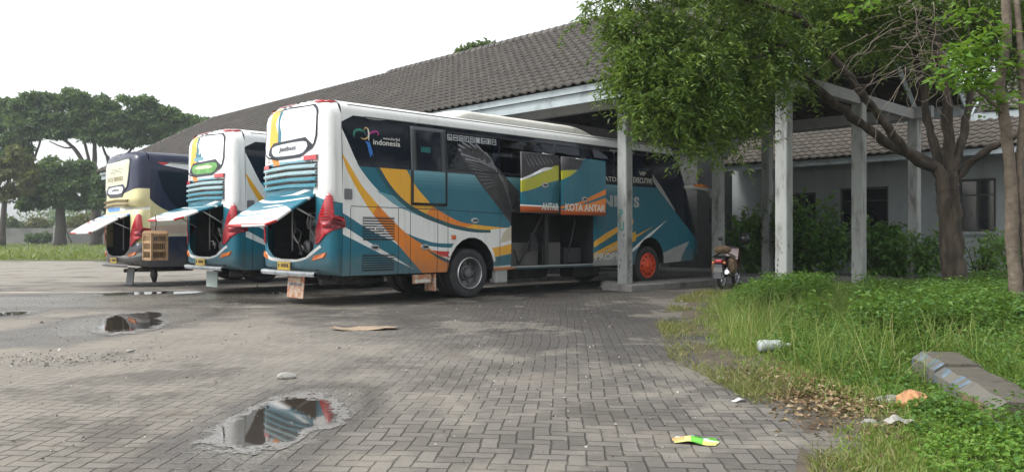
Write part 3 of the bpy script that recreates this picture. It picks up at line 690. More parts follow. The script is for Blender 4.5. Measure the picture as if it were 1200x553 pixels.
    for sg in (-1, 1):
        mb = MB(); mb.prism([(.86, .84), (1.13, .90), (1.17, .99), (.92, .93)], lambda u, v: rearfn(u*sg, v, .0), lambda u, v: rearfn(u*sg, v, .035)); part(mb, 'turn_lamp', MATS.get('orange_lens') or M('orange_lens', (.6, .16, .03), rough=.2))
        mb = MB(); mb.lathe([(.05, 0), (.085, .0), (.085, .1), (.06, .12)], 'X', (-.20, .86*sg, .74*ZS), 14); part(mb, 'fog_lamp', M('lamp_black', (.03, .03, .035), rough=.25))
    if kind == 'eagle':
        mb = MB(); mb.box((-.12, .02, .33), (.02, .62, .44), bev=.006, rot=Matrix.Rotation(.08, 3, 'Y'))
        fl = part(mb, 'mud_flap', M('flap_orange', (.42, .15, .065), rough=.6, dirt=(.5, .45, .36, .9), dscale=7, dthr=(.4, .6)))
        for (z, h, w, mt) in ((.47, .05, .44, M('flap_cream', (.6, .5, .36), rough=.6)), (.37, .06, .5, M('flap_blue_grey', (.18, .22, .28), rough=.6)), (.24, .05, .42, MATS['flap_cream'])):
            mb = MB()
            for k in range(8): mb.box((-.134 - .008*(z < .3), .02 - w/2 + w*(k + .5)/8, z), (.004, w/8*.7, h*(.7 + .3*math.sin(k*2.3))), bev=.001)
            join(fl, mb, mt)
    elif kind == 'navy':
        mb = MB(); mb.box((.05, -.05, .24), (.03, .50, .46), rot=Matrix.Rotation(.12, 3, 'Y'), bev=.008); part(mb, 'mud_flap', M('flap_dark', (.07, .075, .08), rough=.6))
        mb = MB(); mb.tube([(.3, -1.0, .5), (.3, -1.02, .3), (.32, -1.0, .12)], [.06, .10, .05], 8); part(mb, 'hanging_rag', MATS['seam_black'])
    else:
        mb = MB(); mb.box((-.05, .1, .30), (.03, .6, .36), bev=.006); part(mb, 'mud_flap', M('flap_pale', (.30, .36, .34), rough=.6))
    # ---- chassis
    mb = MB(); mb.box((5.6, -.45, .62), (10.6, .10, .26)); mb.box((5.6, .45, .62), (10.6, .10, .26)); mb.box((.6, -.3, .50), (.5, .8, .16), bev=.04); mb.box((5.9, .3, .42), (1.6, .9, .3), bev=.06); mb.box((7.6, -.4, .40), (1.0, .5, .26), bev=.05)
    for x in (3.22, 9.445): mb.tube([(x, -.95, .51), (x, .95, .51)], .09, 8)
    mb.lathe([(0, -.25), (.2, -.22), (.24, 0), (.2, .22), (0, .25)], 'X', (3.22, 0, .51), 14); mb.tube([(.1, -.5, .42), (1.5, -.5, .42)], .06, 10); mb.tube([(.1, .6, .36), (2.0, .6, .42)], .05, 8)
    part(mb, 'chassis', M('chassis_black', (.03, .03, .03), rough=.7, var=.4, dirt=(.12, .10, .08, .7)))
    # ---- wheels
    tyr = M('tyre_rubber', (.030, .030, .032), rough=.75, var=.25, vscale=8, dirt=(.10, .09, .08, .6), dscale=5)
    for x, dual in ((3.22, True), (9.445, False)):
        for sg in (-1, 1):
            for k in range(2 if dual else 1):
                yy = sg*(1.04 - .34*k)
                mb = MB(); mb.lathe([(.30, -.11), (.36, -.138), (.44, -.145), (.49, -.13), (.512, -.10), (.515, -.05), (.505, -.045), (.505, -.03), (.515, -.025), (.515, .025), (.505, .03), (.505, .045), (.515, .05), (.512, .10), (.49, .13), (.44, .145), (.36, .138), (.30, .11)], 'Y', (x, yy, .515), 44)
                wl = part(mb, 'wheel', tyr)
                if k == 0:
                    mb = MB(); o = -1 if sg < 0 else 1
                    if dual: prof = [(.335, .125), (.318, .15), (.295, .145), (.28, .09), (.262, -.02), (.17, -.03), (.155, .02), (.10, .03), (.085, .085), (.0, .09)]
                    else: prof = [(.335, .125), (.318, .15), (.30, .145), (.285, .10), (.20, .15), (.11, .165), (.09, .20), (.0, .21)]
                    mb.lathe([(a, b*o) for a, b in prof], 'Y', (x, yy, .515), 36, sm=False)
                    rim = mb.build('rim', (M('rim_orange', (.75, .085, .02), rough=.4) if not dual and first else M('rim_grey', (.16, .165, .17), rough=.45, metal=.5, dirt=(.06, .05, .045, .9), dscale=8)), wl)
                    if dual:
                        mb = MB(); mb.add(*_ring(lambda u, v, oo: (x + u, yy + o*(.13 + oo), .515 + v), .322, .322, .03, w=.022)); mb.build('rim_ring', M('rim_bright', (.55, .56, .58), rough=.3, metal=.8), wl)
                    mb = MB()
                    for j in range(10):
                        a = 2*math.pi*j/10
                        if dual: mb.lathe([(.016, 0), (.016, o*.045), (0, o*.045)], 'Y', (x + .125*math.cos(a), yy + .02*o, .515 + .125*math.sin(a)), 6)
                        else: mb.prism(ell(x + .235*math.cos(a), .515 + .235*math.sin(a), .026, .026, 10), lambda u, v: (u, yy + .10*o, v), lambda u, v: (u, yy + .142*o, v))
                    join(rim, mb, MATS['seam_black'] if not dual else M('nut_steel', (.2, .2, .2), rough=.4, metal=.7))
                    if dual:
                        mb = MB()
                        for j in range(8):
                            a = 2*math.pi*(j + .5)/8; mb.prism(ell(x + .215*math.cos(a), .515 + .215*math.sin(a), .03, .03, 10), lambda u, v: (u, yy - .06*o, v), lambda u, v: (u, yy - .018*o, v))
                        join(rim, mb, MATS['seam_black'])
    # ---- roof unit
    pod0, pod1 = (3.0, 7.4) if kind != 'navy' else (4.0, 8.0)
    mb = MB()
    def pod(a, b):
        x = pod0 + (pod1 - pod0)*a; e = max(0, min(1, a/.10))*max(0, min(1, (1 - a)/.16)); e = math.sin(e*math.pi/2)
        y = 1.0*math.sin(b); h = .20*e*max(0, math.cos(b))**.35
        return (x, y, (zroof(y) - .01)*ZS + h)
    mb.grid(pod, list(np.concatenate([np.linspace(0, .12, 7), np.linspace(.2, .7, 5), np.linspace(.74, 1, 8)])), list(np.linspace(-math.pi/2, math.pi/2, 21)))
    part(mb, 'roof_air_conditioner', M('ac_cream', (.62, .61, .55), rough=.5, dirt=(.2, .18, .14, .5), dscale=3))
    return root, S, Rr, sidefn, rearfn, mats, POLY

def _ring(fn, a, b, h, w=.012, n=28):
    vs, fs = [], []
    for i in range(n):
        t = 2*math.pi*i/n; cs, sn = math.cos(t), math.sin(t)
        for rr_, o in ((1, 0), (1, h), (1 - w/max(a, b)*1.0 if False else 1, h)):
            pass
        vs += [fn((a + w/2)*cs, (b + w/2)*sn, .002), fn((a + w/4)*cs, (b + w/4)*sn, h), fn((a - w/4)*cs, (b - w/4)*sn, h), fn((a - w/2)*cs, (b - w/2)*sn, .002)]
    for i in range(n):
        j = (i + 1) % n
        for k in range(3): fs.append((i*4 + k, j*4 + k, j*4 + k + 1, i*4 + k + 1))
    return vs, fs, 0, True

# ---- bus nearest the camera
C1, T1 = 7.617, 12.402
b1, S1, R1, sf1, rf1, bm1, PO1 = make_bus('eagle', C1, T1, 1.0, 'nearest white and teal coach, dark eagle wing on its side and two luggage doors raised')
def S1o(px, py, off):
    c = W(C1, T1); xa, ya = c.x + off*DY, c.y - off*DX; r = (px - CX)/F
    s = (r*ya - xa)/(DX - r*DY); return (s, CAMZ - (py - HY)*(ya + s*DY)/F)
# raised luggage doors on pantograph arms
OFF = .35
def SD(*p): return [S1o(*q, OFF) for q in p]
dfn = lambda s, z, o=0.0: (s, -(HW + OFF + o) - .015*math.sin((z - 1.8)/1.3*math.pi), z)
d1 = rect(*S1o(610.3, 246.5, OFF), *S1o(654, 176.5, OFF)); d1 = rect(4.30, 1.80, 5.487, 3.10)
d2 = rect(5.587, 1.77, 7.145, 3.085)
def px_d(p): return SD(*p)
T_, W_, Y_, O_, R_, E_, FG, PT_, K_, DT, CR = 1, 0, 3, 4, 5, 7, 8, 9, 6, 2, 11
LIME = len(bm1); dm = bm1 + [paint('lime_yellow_paint', (.42, .42, .02)), paint('brick_orange_paint', (.50, .11, .03))]
p1 = [(px_d([(605, 170), (660, 170), (660, 195), (648, 196), (636, 196), (624, 202), (608, 210)]), E_), (crv(px_d([(608, 209), (624, 202), (636, 196), (646, 195.4)])) + px_d([(652, 196.5), (636, 200), (622, 206), (608, 212)]), W_),
      (crv(px_d([(608, 211), (624, 206), (640, 199), (658, 193)])) + crv(px_d([(658, 209), (640, 214), (624, 220.5), (608, 224.5)])), LIME), (px_d([(646, 194.5), (660, 191), (660, 209), (650, 211)]), LIME),
      (px_d([(605, 238.3), (660, 241), (660, 243.5), (605, 239.8)]), W_), (px_d([(605, 239.8), (660, 243), (660, 250), (605, 250)]), LIME + 1)]
for k in range(7): p1.append((stroke(px_d([(612 + k*5, 178 + k), (620 + k*4.5, 194 - k*.6)]), [.006, .02]), FG))
p2 = [(px_d([(655, 178), (683, 180), (682, 187), (678, 197.5), (655, 199)]), E_), (px_d([(655, 199), (676, 198.5), (668, 205), (655, 211)]), LIME),
      (crv(px_d([(655, 241), (676, 236.5), (692, 229), (712, 219)])) + crv(px_d([(712, 226), (692, 234), (678, 239), (655, 244)])), O_), (crv(px_d([(672, 241), (690, 237), (712, 230)])) + px_d([(712, 260), (655, 260), (655, 247)]), O_),
      (crv(px_d([(655, 244.5), (672, 246.5), (690, 247), (712, 245)])) + px_d([(712, 260), (655, 260)]), LIME + 1)]
for dd, pp, nm in ((d1, p1, 'a'), (d2, p2, 'b')):
    do = surface('luggage_door', dd, pp, dfn, dm, b1, basemat=T_, step=(.3, .16), thick=.04)
    do['label'] = 'raised luggage door with yellow swoosh' if nm == 'a' else 'raised luggage door with orange stripes'
    s0, s9 = dd[0][0], dd[1][0]
    a, z = S1o(*((637, 216) if nm == 'a' else (683.5, 232.5)), OFF)
    mb = MB(); mb.prism(ell(0, 0, .10, .055), lambda u, v: dfn(a + u, z + v, .022), lambda u, v: dfn(a + u, z + v, .036)); mb.build('latch', MATS['latch_silver'], do)
    mb = MB(); mb.prism(rect(-.04, -.02, .06, .02), lambda u, v: dfn(a + u, z + v, .035), lambda u, v: dfn(a + u, z + v, .046)); mb.build('latch_handle', MATS['seam_black'], do)
    a, z = S1o(*((640, 180.5) if nm == 'a' else (679, 186.5)), OFF)
    mb = MB(); mb.tube([(a - .16, -(HW + OFF + .03), z + .015), (a, -(HW + OFF + .06), z - .0), (a + .16, -(HW + OFF + .05), z + .02)], .014, 6); mb.build('hinge_bracket', MATS['rim_bright'], do)
    for sx in (s0 + .12, s9 - .12):
        mb = MB(); mb.tube([(sx, -1.21, 1.86), (sx, -1.42, 2.1), (sx, -(HW + OFF - .02), 2.05)], .022, 7); mb.build('door_arm', MATS['seam_black'], b1)
white_txt = M('letter_white', (.66, .66, .62), rough=.4)
a0 = S1o(633, 243.5, OFF); a1 = S1o(653.5, 235.0, OFF)
dl = [o for o in bpy.data.objects if o.name.startswith('luggage_door')]
text_at('ANTAR', lambda s, z, o: dfn(s, z, .018 + o), 4.93, 1.86, 5.47, 2.02, 'lettering', white_txt, dl[0], bold=.02)
text_at('KOTA ANTAR', lambda s, z, o: dfn(s, z, .018 + o), 5.70, 1.86, 7.11, 2.03, 'lettering', white_txt, dl[1], bold=.02)
q0 = S1(697.5, 308.5); q1 = S1(760, 300.5)
text_at('PROPINSI', lambda s, z, o: sf1(s, z, o), q0[0], .70, q0[0] + 1.35, .87, 'lettering', white_txt, b1, bold=.02)
u0 = S1(703, 240)[0]
text_at('NI', lambda s, z, o: sf1(s, z, o), S1(703.5, 240)[0], 2.02, S1(723, 240)[0], 2.30, 'lettering', M('letter_grey', (.40, .42, .42), rough=.4), b1, bold=.04)
text_at('S', lambda s, z, o: sf1(s, z, o), S1(742.3, 240)[0], 2.02, S1(749, 240)[0], 2.30, 'lettering', MATS['letter_grey'], b1, bold=.05)
text_at('ATD', lambda s, z, o: sf1(s, z, o + .004), S1(708, 210)[0], 2.65, S1(722, 210)[0], 2.76, 'lettering', white_txt, b1, bold=.01)
text_at('EXECUTIVE', lambda s, z, o: sf1(s, z, o + .004), S1(742, 210)[0], 2.66, S1(764, 210)[0], 2.80, 'lettering', white_txt, b1, bold=.01)
text_at('VIP', lambda s, z, o: sf1(s, z, o + .004), S1(749, 206)[0], 2.86, S1(757, 206)[0], 2.96, 'lettering', white_txt, b1, bold=.01)
# tourism mark on the rear quarter: small and large lettering and a ribbon bird
text_at('wonderful', lambda s, z, o: sf1(s, z, o), S1(449.5, 160)[0], S1(449, 162.5)[1], S1(469, 160)[0], S1(449, 159.2)[1] + .0, 'lettering', white_txt, b1, bold=.0)
text_at('indonesia', lambda s, z, o: sf1(s, z, o), S1(438, 168)[0], S1(438, 168.3)[1], S1(469.5, 168)[0], S1(438, 161.8)[1], 'lettering', white_txt, b1, bold=.01)
mk = [M('mark_blue', (.03, .18, .55), rough=.4), M('mark_pink', (.42, .03, .22), rough=.4), M('mark_green', (.03, .22, .16), rough=.4), M('mark_gold', (.62, .42, .16), rough=.4), white_txt]
mb = MB()
def rib(pts, w, mi): 
    p = crv(S1_list(pts), 5); ww = [w*(.25 + .75*math.sin(math.pi*(i + .5)/len(p))) for i in range(len(p))]; st = stroke(p, ww); n = len(p)
    mb.add([sf1(*st[i], .006 + .001*mi) for i in range(n)] + [sf1(*st[2*n - 1 - i], .006 + .001*mi) for i in range(n)], [(i, i + 1, n + i + 1, n + i) for i in range(n - 1)], mi)
def S1_list(pts): return [S1(*p) for p in pts]
rib([(415.5, 160), (415, 154.5), (418, 151), (423, 150.5), (427, 153), (430, 158)], .026, 2); rib([(416, 158), (417, 153), (421, 151.5), (425, 153)], .03, 2)
rib([(432, 157), (437, 153.5), (442, 153), (444.5, 156), (443, 158)], .026, 1); rib([(430.5, 160), (436, 155), (441, 154.2)], .02, 1)
rib([(423.5, 160.5), (427, 162), (431, 160.5), (433, 156), (432.5, 151), (429.5, 148.5), (427.5, 151)], .03, 3); rib([(432.5, 164), (432.8, 156), (432, 149)], .03, 4)
rib([(429, 165), (432, 168), (433.5, 175), (434.5, 183)], .06, 0); rib([(433, 165), (434, 171), (435.5, 177), (436.8, 181)], .05, 0)
mb.build('tourism_mark', mk, b1, fix=False)
# row of facility icons under the gutter
ic = M('icon_white', (.46, .48, .50), rough=.4); s_0, s_1 = S1(524.5, 157)[0], S1(583, 165)[0]
for k in range(9):
    w = (s_1 - s_0)/9; a = s_0 + k*w + .012; b = a + w*.80; z0, z1 = 3.235, 3.235 + w*.78
    mb = MB()
    def pl(x0, y0, x1, y1): mb.prism(rect(a + (b - a)*x0, z0 + (z1 - z0)*y0, a + (b - a)*x1, z0 + (z1 - z0)*y1), lambda u, v: sf1(u, v, .012), lambda u, v: sf1(u, v, .016))
    for q in ((0, 0, 1, .12), (0, .88, 1, 1), (0, .12, .12, .88), (.88, .12, 1, .88)): pl(*q)
    for q in ([(.3, .25, .45, .8), (.45, .25, .75, .45)], [(.2, .42, .8, .62)], [(.25, .25, .42, .7), (.58, .25, .75, .7)], [(.25, .2, .4, .55), (.4, .5, .6, .8)], [(.2, .3, .8, .4), (.2, .55, .8, .7)], [(.2, .2, .8, .8)], [(.2, .2, .35, .8), (.5, .3, .8, .5)], [(.3, .2, .7, .8)], [(.2, .45, .8, .6)])[k]: pl(*q)
    mb.build('facility_icon', ic, b1)
# luggage bay behind the doors
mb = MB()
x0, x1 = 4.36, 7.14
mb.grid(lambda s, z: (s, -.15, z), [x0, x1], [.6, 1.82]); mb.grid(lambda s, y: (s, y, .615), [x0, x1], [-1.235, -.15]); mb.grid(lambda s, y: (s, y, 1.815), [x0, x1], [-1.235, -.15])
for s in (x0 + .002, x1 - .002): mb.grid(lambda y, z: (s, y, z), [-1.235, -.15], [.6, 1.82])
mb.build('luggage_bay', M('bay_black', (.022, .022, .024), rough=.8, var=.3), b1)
for (a, b, h, y) in ((4.40, 5.42, 1.14, -1.02), (5.60, 6.20, 1.14, -1.0)):
    mb = MB(); mb.box(((a + b)/2, y, .62 + (h - .62)/2), (b - a, .03, h - .62), bev=.006); mb.build('bay_panel', M('bay_panel_grey', (.085, .085, .08), rough=.6, dirt=(.10, .09, .08, .7), dscale=3), b1)
mb = MB(); mb.box((5.51, -1.19, 1.21), (.11, .08, 1.17)); mb.build('bay_post', MATS['seam_black'], b1)
mb = MB(); mb.box((5.75, -1.235, .613), (2.78, .05, .025)); mb.build('bay_sill', M('sill_alu', (.42, .43, .42), rough=.4, metal=.6), b1)
for pts, r_ in (([(4.75, -1.1, .66), (5.05, -1.15, 1.2), (5.4, -1.2, 1.78)], .022), ([(4.72, -1.1, .66), (4.6, -1.1, 1.0)], .018), ([(6.3, -1.1, .66), (6.6, -1.15, 1.7)], .018)):
    mb = MB(); mb.tube(pts, r_, 6); mb.build('bay_strut', MATS['hose_black'], b1)
mb = MB(); mb.prism([(0, 0), (.24, .02), (.2, .28), (.13, .42), (.04, .4)], lambda u, v: (4.98 + u, -1.16, .94 + v), lambda u, v: (4.98 + u, -1.21, .94 + v)); mb.build('hanging_cloth', MATS['seam_black'], b1)
mb = MB(); mb.box((6.62, -.8, .82), (.6, .5, .38), bev=.04); mb.build('bay_crate', M('crate_dark', (.025, .025, .028), rough=.6), b1)
# mirror on its arm at the front
mb = MB(); p = [(10.9, -1.05, 2.62), (11.35, -1.32, 2.66), (11.75, -1.48, 2.62), (12.02, -1.5, 2.50), (12.1, -1.5, 2.32), (12.1, -1.5, 2.05)]
pp = crv([(q[0], q[2]) for q in p], 5); yy = np.interp(np.linspace(0, 1, len(pp)), np.linspace(0, 1, len(p)), [q[1] for q in p])
mb.tube([(a[0], y, a[1]) for a, y in zip(pp, yy)], [.085 if i < len(pp)*.7 else .035 for i in range(len(pp))], 10); ma = mb.build('mirror_arm', M('mirror_white', (.50, .50, .48), rough=.4), b1)
mb = MB(); mb.tube([(11.3, -1.39, 2.70), (11.55, -1.47, 2.69), (11.8, -1.55, 2.64)], [.03, .055, .02], 8); mb.build('arm_stripe', MATS['orange_paint'], ma)
mb = MB(); mb.box((12.1, -1.5, 1.86), (.14, .26, .42), bev=.06); mb.build('mirror_head', MATS['lamp_black'], ma)
# side mud flap ahead of the rear wheel and the orange box under the skirt
mb = MB(); mb.box((2.28, -1.05, .36), (.03, .34, .34), bev=.006); mf = mb.build('mud_flap', MATS['flap_orange'], b1)
mb = MB(); mb.box((1.98, -1.16, .44), (.44, .06, .18), bev=.01); fsk = mb.build('flap_skirt', MATS['flap_orange'], b1)
mb = MB()
for k in range(6): mb.box((1.82 + k*.062, -1.194, .40), (.05, .006, .07 - .02*(k % 2)))
join(fsk, mb, white_txt)
mb = MB(); mb.box((4.13, -1.12, .42), (.34, .16, .30), bev=.03); mb.build('battery_box', MATS['grime_grey'] if 'grime_grey' in MATS else white_txt, b1)

b2 = make_bus('eagle2', 7.72, 16.5, .965, 'middle white and teal coach with a green label in its rear window')[0]
b3 = make_bus('navy', 7.14, 20.6, .905, 'navy and cream coach farthest left in the row, khaki rear window and white engine hatch')[0]
# ------------------------------------------------------------------ ground
GB = [(5.6, 21.0), (5.37, 19.1), (4.2, 17.0), (3.55, 15.0), (2.62, 11.5), (2.15, 8.22), (2.27, 7.0), (2.35, 5.8), (1.75, 4.3), (1.4, 3.0), (1.2, 1.0)]
_gx = np.array([p[0] for p in GB][::-1]); _gy = np.array([p[1] for p in GB][::-1])
def xb(y): return np.interp(y, _gy, _gx)
def bank_h(x, y):
    d = np.clip((x - xb(y))/2.6, 0, 1); d = d*d*(3 - 2*d)
    far = np.clip((20.5 - y)/2.0, 0, 1)
    return .11*d*(.35 + .65*far) + .004

def ground_mat():
    m, nt, b, out = nodes_of('block_paving')
    tc = N(nt, 'ShaderNodeTexCoord'); P = tc.outputs['Object']
    wob = N(nt, 'ShaderNodeTexNoise'); wob.inputs['Scale'].default_value = .45; nt.links.new(P, wob.inputs['Vector'])
    wv = N(nt, 'ShaderNodeVectorMath', operation='SUBTRACT'); nt.links.new(wob.outputs['Color'], wv.inputs[0]); wv.inputs[1].default_value = (.5, .5, .5)
    ws = N(nt, 'ShaderNodeVectorMath', operation='SCALE'); nt.links.new(wv.outputs[0], ws.inputs[0]); ws.inputs['Scale'].default_value = .16
    wob2 = N(nt, 'ShaderNodeTexNoise'); wob2.inputs['Scale'].default_value = 14; nt.links.new(P, wob2.inputs['Vector'])
    wv2 = N(nt, 'ShaderNodeVectorMath', operation='SUBTRACT'); nt.links.new(wob2.outputs['Color'], wv2.inputs[0]); wv2.inputs[1].default_value = (.5, .5, .5)
    ws2 = N(nt, 'ShaderNodeVectorMath', operation='SCALE'); nt.links.new(wv2.outputs[0], ws2.inputs[0]); ws2.inputs['Scale'].default_value = .022
    a1 = N(nt, 'ShaderNodeVectorMath', operation='ADD'); nt.links.new(P, a1.inputs[0]); nt.links.new(ws.outputs[0], a1.inputs[1])
    a2 = N(nt, 'ShaderNodeVectorMath', operation='ADD'); nt.links.new(a1.outputs[0], a2.inputs[0]); nt.links.new(ws2.outputs[0], a2.inputs[1])
    mp = N(nt, 'ShaderNodeMapping'); mp.inputs['Rotation'].default_value = (0, 0, R(4)); mp.inputs['Scale'].default_value = (1/.108, 1/.108, 1); nt.links.new(a2.outputs[0], mp.inputs[0])
    sp = N(nt, 'ShaderNodeSeparateXYZ'); nt.links.new(mp.outputs[0], sp.inputs[0]); x, y = sp.outputs[0], sp.outputs[1]
    ix, iy = mth(nt, 'FLOOR', x), mth(nt, 'FLOOR', y); fx, fy = mth(nt, 'SUBTRACT', x, ix), mth(nt, 'SUBTRACT', y, iy)
    k = mth(nt, 'FLOORED_MODULO', mth(nt, 'SUBTRACT', ix, iy), 4.0)
    hor = mth(nt, 'LESS_THAN', k, 1.5); ver = mth(nt, 'SUBTRACT', 1.0, hor)
    m1 = mth(nt, 'COMPARE', k, 1.0, .1); m2 = mth(nt, 'COMPARE', k, 2.0, .1)
    lx = mth(nt, 'ADD', fx, m1); ly = mth(nt, 'ADD', fy, m2)
    ex = mth(nt, 'MINIMUM', lx, mth(nt, 'SUBTRACT', mth(nt, 'ADD', 1.0, hor), lx)); ey = mth(nt, 'MINIMUM', ly, mth(nt, 'SUBTRACT', mth(nt, 'ADD', 1.0, ver), ly))
    e = mth(nt, 'MINIMUM', ex, ey)
    cid = N(nt, 'ShaderNodeCombineXYZ'); nt.links.new(mth(nt, 'SUBTRACT', ix, m1), cid.inputs[0]); nt.links.new(mth(nt, 'SUBTRACT', iy, m2), cid.inputs[1]); nt.links.new(hor, cid.inputs[2])
    wn = N(nt, 'ShaderNodeTexWhiteNoise'); nt.links.new(cid.outputs[0], wn.inputs[0])
    n_big = noise_tex(nt, P, .22, 5, .6); n_mid = noise_tex(nt, P, 1.1, 6, .65); n_fine = noise_tex(nt, P, 28, 5, .7); n_grit = noise_tex(nt, P, 130, 3, .7)
    # how much sand fills the joints: joints vanish in places
    sand = smooth(nt, mth(nt, 'ADD', n_mid, mth(nt, 'MULTIPLY', n_big, .7)), .86, 1.12)
    jw = mth(nt, 'MULTIPLY', mth(nt, 'ADD', .3, n_fine), .13)
    nj = N(nt, 'ShaderNodeMapRange'); nj.interpolation_type = 'SMOOTHSTEP'; nt.links.new(e, nj.inputs[0]); nj.inputs[1].default_value = .0; nt.links.new(jw, nj.inputs[2])
    brick = nj.outputs[0]
    joint = mth(nt, 'MULTIPLY', mth(nt, 'SUBTRACT', 1.0, brick), mth(nt, 'SUBTRACT', 1.0, mth(nt, 'MULTIPLY', sand, .75)))
    tone = mth(nt, 'ADD', mth(nt, 'MULTIPLY', wn.outputs[0], .32), mth(nt, 'MULTIPLY', n_mid, .68))
    base = ramp(nt, tone, [(.22, (.072, .068, .064)), (.5, (.118, .113, .106)), (.78, (.175, .168, .157))])
    base = mixc(nt, mth(nt, 'MULTIPLY', smooth(nt, n_fine, .45, .8), .35), base, (.10, .096, .09))
    base = mixc(nt, mth(nt, 'MULTIPLY', smooth(nt, n_grit, .6, .8), .35), base, (.36, .345, .32))
    # dusty, bleached side of the yard to the left
    sx = N(nt, 'ShaderNodeSeparateXYZ'); nt.links.new(P, sx.inputs[0]); X, Y = sx.outputs[0], sx.outputs[1]
    left = smooth(nt, mth(nt, 'ADD', mth(nt, 'MULTIPLY', X, -1.0), mth(nt, 'MULTIPLY', n_big, 3.0)), .2, 6.0)
    base = mixc(nt, mth(nt, 'MULTIPLY', left, .55), base, (.27, .253, .225))
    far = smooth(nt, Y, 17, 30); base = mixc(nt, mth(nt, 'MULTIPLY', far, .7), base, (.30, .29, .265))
    # loose soil
    soil = mth(nt, 'MULTIPLY', sand, .55)
    base = mixc(nt, soil, base, (.23, .205, .17))
    cover = mth(nt, 'MULTIPLY', smooth(nt, mth(nt, 'ADD', mth(nt, 'MULTIPLY', X, -1.0), mth(nt, 'MULTIPLY', n_mid, 5.0)), 1.6, 4.4), smooth(nt, Y, 4.6, 7.5))
    joint = mth(nt, 'MULTIPLY', joint, mth(nt, 'SUBTRACT', 1.0, mth(nt, 'MULTIPLY', cover, .50)))
    base = mixc(nt, mth(nt, 'MULTIPLY', joint, .88), base, (.040, .037, .032))
    # oil and tyre black where the coaches stand, with their ground shade painted in
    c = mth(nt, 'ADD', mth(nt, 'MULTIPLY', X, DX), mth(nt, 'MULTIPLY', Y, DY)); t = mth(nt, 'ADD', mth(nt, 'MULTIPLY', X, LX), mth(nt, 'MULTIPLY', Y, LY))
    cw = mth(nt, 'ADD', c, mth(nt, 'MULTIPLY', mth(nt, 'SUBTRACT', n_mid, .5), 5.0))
    oil_shade = mth(nt, 'MULTIPLY', smooth(nt, cw, 5.0, 7.4), smooth(nt, mth(nt, 'MULTIPLY', t, -1.0), -26, -20))
    oil_shade = mth(nt, 'MULTIPLY', oil_shade, mth(nt, 'ADD', .45, mth(nt, 'MULTIPLY', smooth(nt, n_big, .30, .60), .55)))
    base = mixc(nt, mth(nt, 'MULTIPLY', oil_shade, .93), base, (.030, .028, .027))
    spots = mth(nt, 'MULTIPLY', smooth(nt, noise_tex(nt, P, .75, 5, .6), .60, .72), smooth(nt, Y, 3.5, 9))
    base = mixc(nt, mth(nt, 'MULTIPLY', spots, .55), base, (.07, .062, .055))
    ms = N(nt, 'ShaderNodeMapping'); ms.inputs['Scale'].default_value = (.16, .95, 1); ms.inputs['Rotation'].default_value = (0, 0, R(-6)); nt.links.new(P, ms.inputs[0])
    n_st = noise_tex(nt, ms.outputs[0], 1.0, 5, .6)
    zone = mth(nt, 'MULTIPLY', mth(nt, 'MULTIPLY', smooth(nt, Y, 11, 14), smooth(nt, mth(nt, 'MULTIPLY', Y, -1), -27, -19)), smooth(nt, mth(nt, 'MULTIPLY', X, -1), 2.0, 6.0))
    base = mixc(nt, mth(nt, 'MULTIPLY', mth(nt, 'MULTIPLY', zone, smooth(nt, mth(nt, 'MULTIPLY', n_st, -1), -.50, -.38)), .8), base, (.055, .050, .045))
    base = mixc(nt, mth(nt, 'MULTIPLY', mth(nt, 'MULTIPLY', zone, smooth(nt, n_st, .54, .62)), .85), base, (.40, .385, .35))
    n_w = noise_tex(nt, P, .5, 7, .7)
    base = mixc(nt, mth(nt, 'MULTIPLY', smooth(nt, n_w, .52, .60), .55), base, (.055, .050, .044))
    base = mixc(nt, mth(nt, 'MULTIPLY', smooth(nt, mth(nt, 'MULTIPLY', n_w, -1), -.48, -.40), .45), base, (.24, .226, .198))
    # damp ground round the puddles
    damp = None; core = None
    for (px, py, sxx, syy) in WET:
        dxn = mth(nt, 'MULTIPLY', mth(nt, 'SUBTRACT', X, px), 1/sxx); dyn = mth(nt, 'MULTIPLY', mth(nt, 'SUBTRACT', Y, py), 1/syy)
        d = mth(nt, 'SQRT', mth(nt, 'ADD', mth(nt, 'MULTIPLY', dxn, dxn), mth(nt, 'MULTIPLY', dyn, dyn)))
        d = mth(nt, 'ADD', d, mth(nt, 'MULTIPLY', mth(nt, 'SUBTRACT', n_mid, .5), 1.3))
        w = mth(nt, 'SUBTRACT', 1.0, smooth(nt, d, .75, 1.25)); damp = w if damp is None else mth(nt, 'MAXIMUM', damp, w)
        w2 = mth(nt, 'SUBTRACT', 1.0, smooth(nt, d, .45, .85)); core = w2 if core is None else mth(nt, 'MAXIMUM', core, w2)
    base = mixc(nt, mth(nt, 'MULTIPLY', damp, .72), base, (.050, .045, .039))
    silt = mth(nt, 'MULTIPLY', mth(nt, 'MULTIPLY', smooth(nt, core, .0, .8), smooth(nt, n_fine, .38, .58)), .75)
    base = mixc(nt, silt, base, (.20, .195, .178))
    base = mixc(nt, 1.0, base, (.98, .945, .885), 'MULTIPLY')
    nt.links.new(base, b.inputs['Base Color'])
    ro = mth(nt, 'SUBTRACT', .92, mth(nt, 'MULTIPLY', damp, mth(nt, 'MULTIPLY', smooth(nt, n_fine, .30, .55), .62)))
    ro = mth(nt, 'SUBTRACT', ro, mth(nt, 'MULTIPLY', oil_shade, .25)); nt.links.new(ro, b.inputs['Roughness'])
    h = mth(nt, 'ADD', mth(nt, 'MULTIPLY', mth(nt, 'SUBTRACT', 1.0, joint), .010), mth(nt, 'MULTIPLY', n_fine, .006))
    h = mth(nt, 'ADD', h, mth(nt, 'MULTIPLY', n_grit, .002)); h = mth(nt, 'ADD', h, mth(nt, 'MULTIPLY', wn.outputs[0], .004))
